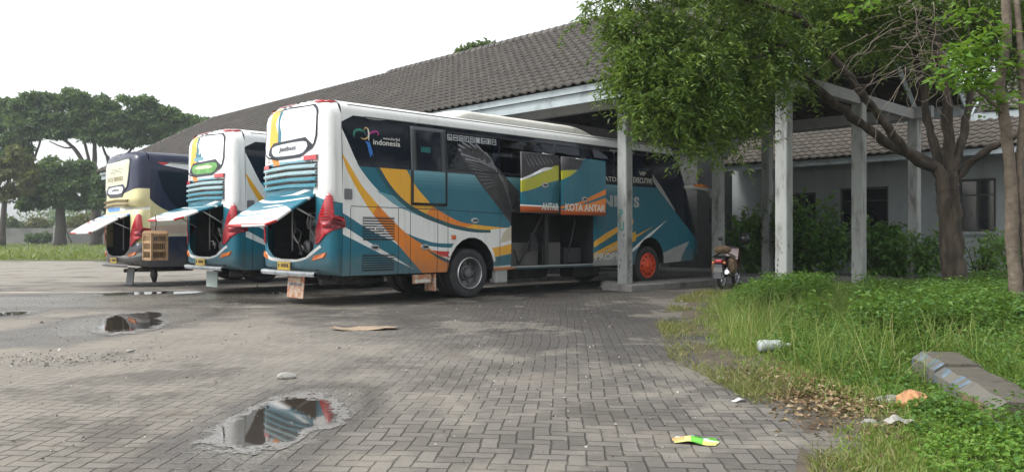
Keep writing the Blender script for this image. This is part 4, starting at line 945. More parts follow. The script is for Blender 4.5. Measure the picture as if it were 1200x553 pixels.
    bn = N(nt, 'ShaderNodeBump'); bn.inputs['Strength'].default_value = .9; bn.inputs['Distance'].default_value = 1.0; nt.links.new(h, bn.inputs['Height']); nt.links.new(bn.outputs[0], b.inputs['Normal'])
    MATS['block_paving'] = m; return m

PUD = [  # outlines traced on the ground
    [(258, 511), (270, 498), (292, 486), (310, 477), (322, 471), (345, 466.5), (365, 466.5), (379, 470), (386, 477), (391, 484), (388, 492), (374, 497), (356, 501), (345, 508), (330, 514), (305, 518), (280, 517)],
    [(118, 382), (126, 376), (130, 371), (140, 368), (152, 367), (162, 366), (182, 365), (190, 368), (182, 372), (188, 376), (180, 380), (165, 384), (140, 386), (126, 386)],
    [(-8, 367), (8, 364.5), (30, 364.2), (28, 367), (10, 368.5), (-8, 370)],
    [(120, 343), (150, 341.5), (182, 341), (186, 342.5), (150, 344.5), (124, 345)], [(196, 341), (224, 340), (236, 341), (214, 343), (198, 343)], [(312, 342.5), (324, 341.5), (330, 342.5), (322, 344), (312, 344)]]
WET = []
for k, o in enumerate(PUD[:3]):
    q = [G(*p) for p in o]; cx = sum(p.x for p in q)/len(q); cy = sum(p.y for p in q)/len(q)
    WET.append((cx, cy, (max(p.x for p in q) - min(p.x for p in q))*.95, (max(p.y for p in q) - min(p.y for p in q))*1.15))
WET.append((G(70, 352).x, G(70, 352).y, 5.0, 2.0)); WET.append((-7.2, 17.0, 4.0, 1.4))

mb = MB(); S_ = 700
mb.add([(-S_, -60, -.06), (S_, -60, -.06), (S_, S_, -.06), (-S_, S_, -.06)], [(0, 1, 2, 3)])
tag(mb.build('ground', M('bare_earth', (.20, .18, .14), rough=.95, var=.3, vscale=.2)), kind='structure')
mb = MB()
yf = 41.0
mb.grid(lambda x, y: (x, y, .0), [-70, -30, -10, 0, 8, 30], [-6, 0, 5, 10, 20, 30, yf], sm=False)
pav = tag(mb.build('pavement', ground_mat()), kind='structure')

# puddles: still water that thins out to wet silt at its rim
wm, nt, b, out = nodes_of('puddle_water')
b.inputs['Base Color'].default_value = (.040, .033, .026, 1); b.inputs['Roughness'].default_value = .03; b.inputs['IOR'].default_value = 1.33; b.inputs['Specular IOR Level'].default_value = .9
tc = N(nt, 'ShaderNodeTexCoord'); bn = N(nt, 'ShaderNodeBump'); bn.inputs['Strength'].default_value = .02; bn.inputs['Distance'].default_value = .01
nt.links.new(noise_tex(nt, tc.outputs['Object'], 3, 2), bn.inputs['Height']); nt.links.new(bn.outputs[0], b.inputs['Normal'])
at = N(nt, 'ShaderNodeAttribute'); at.attribute_name = 'depth'
nd = noise_tex(nt, tc.outputs['Object'], 5.5, 7, .7); ng = noise_tex(nt, tc.outputs['Object'], 45, 3, .6)
lev = mth(nt, 'ADD', at.outputs['Fac'], mth(nt, 'ADD', mth(nt, 'MULTIPLY', mth(nt, 'SUBTRACT', nd, .5), 1.5), mth(nt, 'MULTIPLY', mth(nt, 'SUBTRACT', ng, .5), .5)))
wet = smooth(nt, lev, .34, .40); al = smooth(nt, lev, .02, .16)
si = N(nt, 'ShaderNodeBsdfPrincipled'); nt.links.new(ramp(nt, ng, [(.35, (.10, .094, .084)), (.65, (.23, .222, .205))]), si.inputs['Base Color']); si.inputs['Roughness'].default_value = .42
tr_ = N(nt, 'ShaderNodeBsdfTransparent'); m1 = N(nt, 'ShaderNodeMixShader'); m2 = N(nt, 'ShaderNodeMixShader')
nt.links.new(wet, m1.inputs[0]); nt.links.new(si.outputs[0], m1.inputs[1]); nt.links.new(b.outputs[0], m1.inputs[2])
nt.links.new(al, m2.inputs[0]); nt.links.new(tr_.outputs[0], m2.inputs[1]); nt.links.new(m1.outputs[0], m2.inputs[2]); nt.links.new(m2.outputs[0], out.inputs[0])
for o in PUD:
    q = [G(*p, .005) for p in o]; pts = crv([(p.x, p.y) for p in q + q[:1]], 4)[:-1]
    cx = sum(p[0] for p in pts)/len(pts); cy = sum(p[1] for p in pts)/len(pts)
    n = len(pts); vs, dv, fs = [], [], []; rings = ((1.42, 0), (1.12, .3), (.9, .62), (.6, 1), (.25, 1.2))
    for k, dd in rings:
        for p in pts: vs.append((cx + (p[0] - cx)*k, cy + (p[1] - cy)*k, .005)); dv.append(dd)
    for r_ in range(len(rings) - 1): fs += [(r_*n + i_, r_*n + (i_ + 1) % n, (r_ + 1)*n + (i_ + 1) % n, (r_ + 1)*n + i_) for i_ in range(n)]
    fs.append(tuple((len(rings) - 1)*n + i_ for i_ in range(n)))
    mb = MB(); mb.add(vs, fs); po = tag(mb.build('puddle', wm, fix=False), kind='structure')
    if po.data.polygons[0].normal.z < 0: po.data.flip_normals()
    da = po.data.attributes.new('depth', 'FLOAT', 'POINT'); da.data.foreach_set('value', np.array(dv, np.float32))

# soil under the weeds on the right
mb = MB(); ysb = np.concatenate([np.arange(1.0, 21.01, .4)]); 
def bank(u, y):
    x = xb(y) - .25 + (16 - xb(y))*u**1.7
    return (x, y, float(bank_h(x, y)) - (.012 if u == 0 else 0) + .02*math.sin(x*3.1 + y*2.3)*min(1, u*8))
mb.grid(bank, list(np.linspace(0, 1, 26)), [float(v) for v in ysb])
tag(mb.build('soil', M('dark_soil', (.075, .06, .042), rough=.95, var=.45, vscale=5, bump=.6, bscale=30)), kind='structure')

# strip of rough grass beyond the yard
mb = MB(); mb.grid(lambda x, y: (x, y, .02 + .12*min(1, (y - yf)/6) + .1*math.sin(x*.3)*math.sin(y*.21)), list(np.linspace(-120, 40, 41)), list(np.linspace(yf, 116, 20)))
tag(mb.build('field', M('field_green', (.075, .10, .025), rough=.95, var=.4, vscale=.5)), kind='structure')

# ------------------------------------------------------------------ terminal pavilion
conc = M('old_white_concrete', (.31, .325, .315), rough=.8, var=.1, vscale=2.5, bump=.25, bscale=60, dirt=(.11, .10, .085, .85), dscale=3.2, stretch=(1.6, 1.6, .45), dthr=(.48, .70))
trim = M('fascia_blue_white', (.30, .345, .365), rough=.7, var=.1, vscale=1.4, dirt=(.14, .15, .15, .8), dscale=2.2)
tile = M('roof_tile_grey', (.054, .049, .043), rough=.8, var=.3, vscale=2.2, bump=.3, bscale=60, dirt=(.095, .086, .07, .6), dscale=.8)
tile2 = M('roof_tile_brown', (.070, .061, .050), rough=.85, var=.3, vscale=3, bump=.3, bscale=60, dirt=(.05, .045, .04, .8), dscale=1.2)
timb = M('dark_timber', (.045, .040, .036), rough=.85, var=.3)
CR0, TA, TB = 15.25, 11.83, 7.75                        # column row, column A, column B
pav_ = empty('terminal_pavilion', W(CR0, TB), 0, 'long open sided terminal pavilion with grey tiled roof on pale concrete columns', 'pavilion')
base0 = W(CR0, TB)
def WP(c, t, z=0.0): return W(c, t, z) - base0
PIT = math.tan(R(33)); EZ = 4.90
E0 = CR0 - 1.0; RC = CR0 + 3.66
def tiled(name, parent, place, c_len, t0, t1, mat, tw=.30, th=.34, keep=None, amp=.035):
    """a slope of interlocking roof tiles: place(e, t, lift) with e the distance up the slope"""
    mb = MB(); nt_ = int((t1 - t0)/tw); ne = int(c_len/th)
    prof = [(0, .0), (.18, .35), (.36, 1.0), (.55, .85), (.75, .2)]
    ts = [(t0 + (i + f)*tw, h*amp) for i in range(nt_) for f, h in prof] + [(t0 + nt_*tw, 0)]
    rr = random.Random(3)
    for j in range(ne + 1):
        e0 = j*th - .03; e1 = min((j + 1)*th, c_len); jj = [rr.uniform(-.006, .006) for _ in ts]
        rows = [[place(e0 + .012, t, h + .002) for (t, h) in ts], [place(e0, t, h + .055 + d) for (t, h), d in zip(ts, jj)], [place(e1, t, h + .006) for t, h in ts]]
        n = len(ts); vs = sum(rows, []); fs = []
        for a in range(2):
            for i in range(n - 1):
                if keep and not keep((e0 + e1)/2, (ts[i][0] + ts[i+1][0])/2): continue
                fs.append((a*n + i, a*n + i + 1, (a + 1)*n + i + 1, (a + 1)*n + i))
        mb.add(vs, fs, 0, True)
    return mb.build(name, mat, parent, fix=False)
TR0, TR1 = TB - 1.0, 48.4
sl = (RC - E0)/math.cos(R(33)); cs33, sn33 = math.cos(R(33)), math.sin(R(33))
hip = lambda e, t: t < TR1 - e*cs33*1.02
tiled('roof', pav_, lambda e, t, h: WP(E0 + e*cs33 - h*sn33, t, EZ + e*sn33 + h*cs33), sl, TR0, TR1, tile, keep=hip, th=.30, amp=.06)
mb = MB()
mb.grid(lambda e, t: WP(2*RC - E0 - e*cs33, t, EZ + e*sn33), [0, sl], [TR0, TR1 - 4.7], sm=False)
mb.add([WP(E0, TR1, EZ), WP(2*RC - E0, TR1, EZ), WP(RC, TR1 - 4.75, EZ + sl*sn33)], [(0, 1, 2)])
mb.add([WP(2*RC - E0, TR1 - 4.7, EZ), WP(2*RC - E0, TR1, EZ), WP(RC, TR1 - 4.75, EZ + sl*sn33)], [(0, 1, 2)])
mb.build('roof_back', tile, pav_)
mb = MB()   # underside: dark boards
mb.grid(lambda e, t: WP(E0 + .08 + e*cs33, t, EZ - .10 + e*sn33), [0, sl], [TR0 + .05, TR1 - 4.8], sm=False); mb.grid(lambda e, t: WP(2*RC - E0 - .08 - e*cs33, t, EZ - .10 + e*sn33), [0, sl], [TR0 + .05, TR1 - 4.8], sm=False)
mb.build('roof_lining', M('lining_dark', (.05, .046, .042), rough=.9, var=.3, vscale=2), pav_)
mb = MB()   # battens and rafters under the tiles
for k in range(1, 12):
    e = sl*k/12
    for sgn in (0, 1):
        c = E0 + e*cs33 if not sgn else 2*RC - E0 - e*cs33
        p0, p1 = WP(c, TR0 + .1, EZ - .16 + e*sn33), WP(c, TR1 - 5, EZ - .16 + e*sn33); mb.tube([p0, p1], .04, 4, sm=False)
t = TR0 + .4
while t < TR1 - 5:
    for sgn in (0, 1):
        f = (lambda e: E0 + e*cs33) if not sgn else (lambda e: 2*RC - E0 - e*cs33)
        mb.tube([WP(f(.15), t, EZ - .22 + .15*sn33), WP(f(sl), t, EZ - .22 + sl*sn33)], .05, 4, sm=False)
    t += .85
mb.build('rafters', timb, pav_)
# ridge and hip caps: overlapping half round tiles
mb = MB()
def capline(a, b, n, r, z=0):
    for i in range(n):
        p = a + (b - a)*(i/n); q = a + (b - a)*((i + 1.12)/n); mb.tube([p, q], [r*1.12, r*.95], 9)
ZR = EZ + sl*sn33
capline(WP(RC, TR0 - .1, ZR + .02), WP(RC, 26.8, ZR + .02), 62, .14)
capline(WP(RC, 26.8, ZR - .04), WP(RC, TR1 - 4.75, ZR - .04), 50, .13)
capline(WP(RC, TR1 - 4.75, ZR), WP(E0, TR1, EZ + .05), 22, .12)
mb.build('ridge_cap', M('ridge_tile', (.085, .078, .07), rough=.85, var=.3, vscale=2, dirt=(.2, .18, .15, .6)), pav_)
# fascia (two boards), beams
def board(mb, c, t0, t1, z0, z1, th): 
    mb.add([WP(c, t0, z0), WP(c, t1, z0), WP(c, t1, z1), WP(c, t0, z1), WP(c + th, t0, z0), WP(c + th, t1, z0), WP(c + th, t1, z1), WP(c + th, t0, z1)], [(0, 1, 2, 3), (7, 6, 5, 4), (0, 4, 5, 1), (1, 5, 6, 2), (2, 6, 7, 3), (3, 7, 4, 0)])
mb = MB(); board(mb, E0 + .06, TR0, TR1, EZ - .17, EZ - .015, .05); board(mb, E0 + .14, TR0 + .01, TR1 - .01, EZ - .42, EZ - .175, .05); mb.build('fascia', trim, pav_)
mb = MB(); board(mb, 2*RC - E0 - .12, TR0, TR1, EZ - .40, EZ - .03, .05); mb.build('fascia', trim, pav_)
mb = MB()
for c in (CR0, CR0 + 7.2): board(mb, c - .10, TR0 + .5, TR1 - 1.6, 4.42, 4.72, .2)
tcols = [TB, TA] + [TA + 4.1*k for k in range(1, 9)]
mb.build('ring_beam', M('beam_grey', (.26, .265, .26), rough=.85, var=.15, dirt=(.1, .1, .09, .6)), pav_)
for t in tcols:
    mb = MB()
    mb.add([WP(c, t + s, z) for c in (CR0 + .13, CR0 + 7.06) for s in (-.09, .09) for z in (4.40, 4.66)], [(0, 1, 3, 2), (4, 6, 7, 5), (0, 4, 5, 1), (2, 3, 7, 6), (1, 5, 7, 3), (0, 2, 6, 4)]); mb.build('tie_beam', MATS['beam_grey'], pav_)
# raking verge boards at the open gable end
mb = MB()
for sgn in (0, 1):
    f = (lambda e: E0 + e*cs33) if not sgn else (lambda e: 2*RC - E0 - e*cs33)
    for tt, zz in ((TR0, 0),):
        a, b_ = f(.0), f(sl); 
        mb.add([WP(a, tt, EZ - .28), WP(b_, tt, ZR - .28), WP(b_, tt, ZR - .02), WP(a, tt, EZ - .02), WP(a, tt + .04, EZ - .28), WP(b_, tt + .04, ZR - .28), WP(b_, tt + .04, ZR - .02), WP(a, tt + .04, EZ - .02)], [(0, 1, 2, 3), (7, 6, 5, 4), (0, 4, 5, 1), (1, 5, 6, 2), (2, 6, 7, 3), (3, 7, 4, 0)])
    mb.tube([WP(f(.8), TB, 4.5), WP(f(sl - .1), TB, ZR - .35)], .075, 4, sm=False)
mb.build('verge_board', trim, pav_)
# columns
def column(c, t, w=.27, z0=.12):
    mb = MB(); rr = random.Random(int(c*10 + t*7)); n = 14
    p = WP(c, t, 0); Mx = Matrix.Rotation(ANG, 3, 'Z'); ch = .018
    sec = [(w/2 - ch, -w/2), (w/2, -w/2 + ch), (w/2, w/2 - ch), (w/2 - ch, w/2), (-w/2 + ch, w/2), (-w/2, w/2 - ch), (-w/2, -w/2 + ch), (-w/2 + ch, -w/2)]
    vs = []
    for i in range(n + 1):
        z = z0 + (4.6 - z0)*i/n
        for a, b in sec:
            k = 1 + (rr.uniform(-.03, .01) if i < 4 else rr.uniform(-.008, .004)); q = Mx @ Vector((a*k, b*k, 0)); vs.append((p.x + q.x, p.y + q.y, z))
    fs = [(i*8 + j, i*8 + (j + 1) % 8, (i + 1)*8 + (j + 1) % 8, (i + 1)*8 + j) for i in range(n) for j in range(8)] + [tuple(range(8))[::-1]]
    mb.add(vs, fs); return mb.build('column', conc, pav_)
colA = column(CR0, TA); colA['label'] = 'column with green graffiti letters'
column(CR0 + 4.2, TA); column(CR0 + 6.98, TA)
colB = column(CR0, TB, .265); column(CR0 + 3.72, TB, .265); column(CR0 + 7.33, TB, .265)
for k in range(1, 9): column(CR0, TA + 4.1*k); column(CR0 + 7.0, TA + 4.1*k)
gf = MB()
for ch, z in (('P', 1.72), ('U', 1.42), ('N', 1.12)):
    bm = text_bm(ch, .30, .004, .008); bm.transform(Matrix.Scale(.75, 4, (1, 0, 0)))
    if ch == 'N':
        bm.free(); continue
    q = WP(CR0 - .1365, TA + .07, z)
    gf.bm(bm, Matrix.Translation(q) @ Matrix.Rotation(ANG - math.pi/2, 4, 'Z') @ Matrix.Rotation(math.pi/2, 4, 'X'))
join(colA, gf, M('graffiti_green', (.05, .22, .19), rough=.7, var=.3, vscale=20))
# plaster scars on the foot of the columns
rr = random.Random(9)
for (t_, h, oo) in ((TA, 1.25, colA), (TB, .95, colB)):
    mb = MB()
    for k in range(15):
        w = rr.uniform(.015, .07); hh = rr.uniform(.03, .16); z = .25 + h*rr.random()**1.4; o = rr.uniform(-.1, .1)
        pts = [(o + w*math.cos(a)*rr.uniform(.5, 1)*.5, z + hh*math.sin(a)*rr.uniform(.5, 1)*.5) for a in np.linspace(0, 5.6, 8)]
        if k % 2: mb.add([WP(CR0 - .1372, t_ + u, v) for u, v in pts], [tuple(range(8))])
        else: mb.add([WP(CR0 + u, t_ - .1372, v) for u, v in pts], [tuple(range(8))])
    join(oo, mb, M('scar_dark', (.12, .115, .10), rough=.9, var=.4, vscale=15))
# raised kerb strips and walkway
kc = M('kerb_concrete', (.20, .195, .185), rough=.9, var=.2, vscale=3, bump=.4, bscale=40, dirt=(.07, .065, .055, .8), dscale=2.5)
def slab(name, c0, c1, t0, t1, z, mat=kc, label=None, kind='structure'):
    mb = MB(); ch = .02; nn = 10
    mb.add([W(c, t, 0) for c, t in ((c0, t0), (c1, t0), (c1, t1), (c0, t1))] + [W(c, t, z - ch) for c, t in ((c0, t0), (c1, t0), (c1, t1), (c0, t1))] + [W(c, t, z) for c, t in ((c0 + ch, t0 + ch), (c1 - ch, t0 + ch), (c1 - ch, t1 - ch), (c0 + ch, t1 - ch))],
           [(0, 1, 5, 4), (1, 2, 6, 5), (2, 3, 7, 6), (3, 0, 4, 7), (4, 5, 9, 8), (5, 6, 10, 9), (6, 7, 11, 10), (7, 4, 8, 11), (8, 9, 10, 11)])
    return tag(mb.build(name, mat), kind=kind)
slab('platform_kerb', CR0 - .55, CR0 + 6.54, TA - .62, TA + .26, .15); slab('platform_kerb', CR0 - .55, CR0 + 6.54, TB - .5, TB + .4, .15)
for k in range(1, 6): slab('platform_kerb', CR0 - .4, CR0 + 6.54, TA + 4.1*k - .3, TA + 4.1*k + .3, .15)
slab('walkway', CR0 + 6.55, CR0 + 9.0, TB - 9, TA + 30, .155)
slab('yard_floor', CR0 + 9.01, CR0 + 40, TB - 20, TA + 40, .08, MATS['bare_earth'])
rr = random.Random(5)
for (px, py, r_) in ((714, 336, .22), (722, 337.5, .13), (708, 334, .10)):
    bm = bmesh.new(); bmesh.ops.create_icosphere(bm, subdivisions=2, radius=r_)
    for v in bm.verts: v.co = Vector((v.co.x*1.2, v.co.y, v.co.z*.55))*(1 + rr.uniform(-.18, .12))
    mb = MB(); mb.bm(bm); g = G(px, py); tag(mb.build('rubble_lump', kc, None, (g.x, g.y, r_*.3)), {714: 'largest grey concrete lump at the foot of the graffiti column', 722: 'small concrete lump at the right of the graffiti column base', 708: 'smallest concrete lump left of the graffiti column base'}[px], 'rubble', 'rubble at the column foot')

# ------------------------------------------------------------------ low building behind
bldg = empty('rear_building', W(25.6, 3.0), 0, 'low pale building behind the columns with brown tiled eaves and dark windows', 'building')
bb = W(25.6, 3.0)
def WB(c, t, z=0.0): return W(c, t, z) - bb
wallm = M('pale_wall', (.27, .30, .305), rough=.85, var=.1, vscale=.9, dirt=(.15, .16, .15, .7), dscale=1.0, stretch=(1, 1, .4))
CW = 25.6
def tof(px, c): # row coordinate where the sight line of a photo column crosses depth c
    r = (px - CX)/F; return (r*c*DY - c*DX)/(LX - r*LY)
tl_ = tof(858, CW); tr_ = tof(1330, CW)
holes = []
wspec = [(928, 956, 1.42, 2.75), (984, 1041, 1.42, 2.85), (1123, 1167, 1.42, 2.95), (1225, 1275, 1.42, 2.9)]
for (pa, pb, z0, z1) in wspec: holes.append((tof(pb, CW), tof(pa, CW), z0, z1))
def facewall(mb, c, t0, t1, z0, z1, hs):
    ts = sorted({t0, t1, *[h[0] for h in hs], *[h[1] for h in hs]}); zs = sorted({z0, z1, *[h[2] for h in hs], *[h[3] for h in hs]})
    for i in range(len(ts) - 1):
        for j in range(len(zs) - 1):
            tm, zm = (ts[i] + ts[i+1])/2, (zs[j] + zs[j+1])/2
            if any(h[0] < tm < h[1] and h[2] < zm < h[3] for h in hs): continue
            mb.add([WB(c, ts[i], zs[j]), WB(c, ts[i+1], zs[j]), WB(c, ts[i+1], zs[j+1]), WB(c, ts[i], zs[j+1])], [(0, 1, 2, 3)])
mb = MB(); facewall(mb, CW, tr_, tl_, 0, 3.9, holes)
for h in holes:
    for (a, b_) in (((h[0], h[2]), (h[1], h[2])), ((h[1], h[2]), (h[1], h[3])), ((h[1], h[3]), (h[0], h[3])), ((h[0], h[3]), (h[0], h[2]))):
        mb.add([WB(CW, *a), WB(CW, *b_), WB(CW + .18, *b_), WB(CW + .18, *a)], [(0, 1, 2, 3)])
mb.add([WB(CW, tl_, 0), WB(CW + 7, tl_, 0), WB(CW + 7, tl_, 5.4), WB(CW, tl_, 3.9)], [(0, 1, 2, 3)]); mb.add([WB(CW + 7, tr_, 0), WB(CW + 7, tl_, 0), WB(CW + 7, tl_, 5.4), WB(CW + 7, tr_, 5.4)], [(0, 1, 2, 3)])
mb.build('wall', wallm, bldg, fix=False)
for h in holes:
    mb = MB(); w = h[1] - h[0]
    for (t0, t1, z0, z1) in ((h[0], h[0] + .07, h[2], h[3]), (h[1] - .07, h[1], h[2], h[3]), (h[0] + .07, h[1] - .07, h[3] - .07, h[3]), (h[0] + .07, h[1] - .07, h[2], h[2] + .07), (h[0] + w/2 - .03, h[0] + w/2 + .03, h[2] + .07, h[3] - .07), (h[0] + .07, h[1] - .07, h[2] + (h[3]-h[2])*.68, h[2] + (h[3]-h[2])*.68 + .04)):
        c0, c1 = CW + .06, CW + .11
        mb.add([WB(c, t, z) for c in (c0, c1) for t in (t0, t1) for z in (z0, z1)], [(0, 1, 3, 2), (4, 6, 7, 5), (0, 4, 5, 1), (2, 3, 7, 6), (1, 5, 7, 3), (0, 2, 6, 4)])
    wn_ = mb.build('window', M('window_frame_dark', (.05, .055, .05), rough=.6), bldg)
    mb = MB(); mb.add([WB(CW + .09, h[0] + .05, h[2] + .05), WB(CW + .09, h[1] - .05, h[2] + .05), WB(CW + .09, h[1] - .05, h[3] - .05), WB(CW + .09, h[0] + .05, h[3] - .05)], [(0, 1, 2, 3)]); mb.build('pane', M('dark_pane', (.015, .018, .02), rough=.08, var=.3), wn_)
    mb = MB(); mb.add([WB(c, t, z) for c in (CW - .07, CW) for t in (h[0] - .08, h[1] + .08) for z in (h[2] - .09, h[2] - .01)], [(0, 1, 3, 2), (4, 6, 7, 5), (0, 4, 5, 1), (2, 3, 7, 6), (1, 5, 7, 3), (0, 2, 6, 4)]); mb.build('sill', wallm, bldg)
# tiled eaves and upper roof
s27, c27 = math.sin(R(27)), math.cos(R(27))
EC, EZ2 = 24.35, 3.72
tiled('eaves_roof', bldg, lambda e, t, h: WB(EC + e*c27 - h*s27, t, EZ2 + e*s27 + h*c27), 5.2, tof(1330, EC), tof(838, EC), tile2, tw=.27, th=.33, amp=.05)
mb = MB(); mb.grid(lambda e, t: WB(EC + .05 + e*c27, t, EZ2 - .06 + e*s27), [0, 5.2], [tof(1330, EC), tof(838, EC)], sm=False); mb.build('eaves_lining', M('lining_dark', (.05, .046, .042)), bldg)
mb = MB(); t0, t1 = tof(1330, EC), tof(838, EC)
mb.add([WB(c, t, z) for c in (EC + .03, EC + .07) for t in (t0, t1) for z in (EZ2 - .19, EZ2 - .01)], [(0, 1, 3, 2), (4, 6, 7, 5), (0, 4, 5, 1), (2, 3, 7, 6), (1, 5, 7, 3), (0, 2, 6, 4)]); mb.build('eaves_fascia', trim, bldg)
# upper roof of the rear building at the right, and a hall added to block light from the open back
UC, UZ = 26.2, 4.95; ta, tb = tof(1400, UC), tof(1140, UC)
tiled('upper_roof', bldg, lambda e, t, h: WB(UC + e*cs33 - h*sn33, t, UZ + e*sn33 + h*cs33), 6.0, ta, tb, M('roof_tile_light', (.085, .08, .072), rough=.85, var=.3, vscale=2.2, bump=.3), tw=.30, th=.34, amp=.045)
mb = MB(); mb.add([WB(c, t, z) for c in (UC + .02, UC + .07) for t in (ta, tb) for z in (UZ - .28, UZ - .02)], [(0, 1, 3, 2), (4, 6, 7, 5), (0, 4, 5, 1), (2, 3, 7, 6), (1, 5, 7, 3), (0, 2, 6, 4)]); mb.build('upper_fascia', trim, bldg)
e = 6.0
mb = MB(); mb.add([WB(UC, tb + .0, UZ - .25), WB(UC + e*cs33, tb, UZ + e*sn33 - .25), WB(UC + e*cs33, tb, UZ + e*sn33), WB(UC, tb, UZ)] + [WB(UC, tb + .06, UZ - .25), WB(UC + e*cs33, tb + .06, UZ + e*sn33 - .25), WB(UC + e*cs33, tb + .06, UZ + e*sn33), WB(UC, tb + .06, UZ)], [(0, 1, 2, 3), (7, 6, 5, 4), (0, 4, 5, 1), (1, 5, 6, 2), (2, 6, 7, 3), (3, 7, 4, 0)]); mb.build('upper_verge', trim, bldg)
mb = MB(); mb.grid(lambda e, t: WB(UC + .05 + e*cs33, t, UZ - .08 + e*sn33), [0, 6.0], [ta, tb], sm=False); mb.build('upper_lining', MATS['lining_dark'], bldg)
hall = empty('added_rear_hall', W(25.2, 30), 0, 'added hall wall that blocks light behind the noses of the coaches', 'building')
hb_ = W(25.2, 30); h0, h1 = tof(817, 25.2), TA + 34
mb = MB()
for (p, q) in (((25.2, h0), (25.2, h1)), ((25.2, h0), (33, h0)), ((33, h0), (33, h1)), ((25.2, h1), (33, h1))):
    mb.add([W(*p, 0) - hb_, W(*q, 0) - hb_, W(*q, 5.2) - hb_, W(*p, 5.2) - hb_], [(0, 1, 2, 3)])
mb.build('wall', M('added_hall_wall', (.075, .078, .076), rough=.9, var=.2), hall)
for k in range(7):
    t_ = h0 + 2 + k*4.1; mb = MB(); mb.box((0, 0, 1.3), (.06, 1.7, 2.5), rz=ANG); o = mb.build('door', M('added_hall_door', (.07, .075, .08), rough=.6), hall, W(25.17, t_, 0) - hb_)
tiled('roof', hall, lambda e, t, h: W(24.6 + e*cs33 - h*sn33, t, 5.0 + e*sn33 + h*cs33) - hb_, 5.5, h0 - .5, h1 + .5, tile, th=.34)
mb = MB(); mb.grid(lambda e, t: W(24.65 + e*cs33, t, 4.92 + e*sn33) - hb_, [0, 5.5], [h0 - .5, h1 + .5], sm=False); mb.grid(lambda e, t: W(24.65 + 11*cs33 - e*cs33, t, 4.92 + e*sn33) - hb_, [0, 5.5], [h0 - .5, h1 + .5], sm=False); mb.build('roof_lining', MATS['lining_dark'], hall)

# ------------------------------------------------------------------ boundary wall far left
mb = MB(); bwall = empty('boundary_wall', (-60, 112, 0), 0, 'long low grey concrete wall beyond the grass strip', 'wall')
bm_ = M('wall_grey', (.20, .20, .19), rough=.9, var=.25, vscale=.4, dirt=(.09, .09, .08, .7), dscale=.3)
mb.box((5, 0, 1.2), (170, .3, 2.5)); mb.build('wall_panel', bm_, bwall)
for k in range(10):
    mb = MB(); mb.box((-14 + k*9.5 - 38, -.05, 1.35), (.9, .6, 2.9), bev=.05); mb.build('pier', M('pier_grey', (.30, .30, .28), rough=.9), bwall)
# ------------------------------------------------------------------ vegetation
far_leaf = leaf_mat('far_leaf', [(.05, .095, .048), (.082, .142, .06), (.12, .185, .072)], rough=.6, trans=.3)
far_leaf_y = leaf_mat('far_leaf_yellow', [(.07, .09, .03), (.13, .14, .05), (.19, .18, .08)], rough=.6, trans=.25)
mid_leaf = leaf_mat('tree_leaf', [(.034, .075, .018), (.065, .125, .026), (.115, .185, .038), (.19, .25, .06)], rough=.38, trans=.35)
lime_leaf = leaf_mat('lime_leaf', [(.06, .15, .015), (.10, .22, .025), (.16, .28, .04)], rough=.4, trans=.45)
grass_l = leaf_mat('grass_blade', [(.065, .13, .025), (.11, .19, .035), (.17, .25, .05), (.30, .28, .11)], rough=.5, trans=.35)
weed_l = leaf_mat('weed_leaf', [(.042, .105, .022), (.075, .165, .032), (.12, .215, .045)], rough=.45, trans=.35)
shrub_l = leaf_mat('shrub_leaf', [(.05, .13, .025), (.085, .19, .036), (.13, .25, .05)], rough=.35, trans=.3)
dry_l = leaf_mat('dry_leaf', [(.09, .055, .03), (.16, .10, .05), (.24, .17, .09), (.32, .26, .17)], rough=.8, trans=.1)
bark = M('tree_bark', (.032, .024, .017), rough=.95, var=.45, vscale=9, bump=1.0, bscale=14, stretch=(1, 1, .22), dirt=(.075, .06, .044, .8), dscale=7, dthr=(.45, .62))
bark2 = M('pale_bark', (.125, .10, .075), rough=.95, var=.35, vscale=10, bump=.7, bscale=25, dirt=(.08, .06, .045, .6), dscale=6)
bark_far = M('far_bark', (.07, .06, .05), rough=.95)

def blob_leaves(name, mat, blobs, size, parent, origin, droop=-.15, hollow=.45):
    """leaves scattered through clumps: (centre, radii, count)"""
    Ps, Ls = [], []
    for (c, r, n) in blobs:
        d = rdir(n); rad = (hollow + (1 - hollow)*RNG.random((n, 1)))**.7
        p = np.array(c)[None] + d*rad*np.array(r)[None]*(1 + .25*RNG.normal(size=(n, 1))*.5)
        Ps.append(p)
    P = np.concatenate(Ps) - np.array(origin)[None]; n = len(P)
    dr = rdir(n, droop); nr = rdir(n, .7)
    s = size*(.6 + .8*RNG.random(n))
    return leaves(name, mat, P, dr, nr, s, s*.55, parent)

def limb(mb, pts, r0, r1, n=9, wob=.02, k=5, seed=1):
    rr = random.Random(seed); P = [Vector(p) for p in pts]
    # smooth in 3D
    q = [P[0]*2 - P[1]] + P + [P[-1]*2 - P[-2]]; out = []
    for i in range(1, len(q) - 2):
        for j in range(k):
            t = j/k; out.append(.5*((2*q[i]) + (q[i+1] - q[i-1])*t + (2*q[i-1] - 5*q[i] + 4*q[i+1] - q[i+2])*t*t + (3*q[i] - q[i-1] - 3*q[i+1] + q[i+2])*t**3))
    out.append(P[-1]); m = len(out)
    out = [p + Vector((rr.uniform(-wob, wob), rr.uniform(-wob, wob), rr.uniform(-wob, wob))) if 0 < i < m - 1 else p for i, p in enumerate(out)]
    mb.tube(out, [(r0 + (r1 - r0)*(i/(m - 1))**.8)*(1 + rr.uniform(-.07, .07)) for i in range(m)], n)
    return out

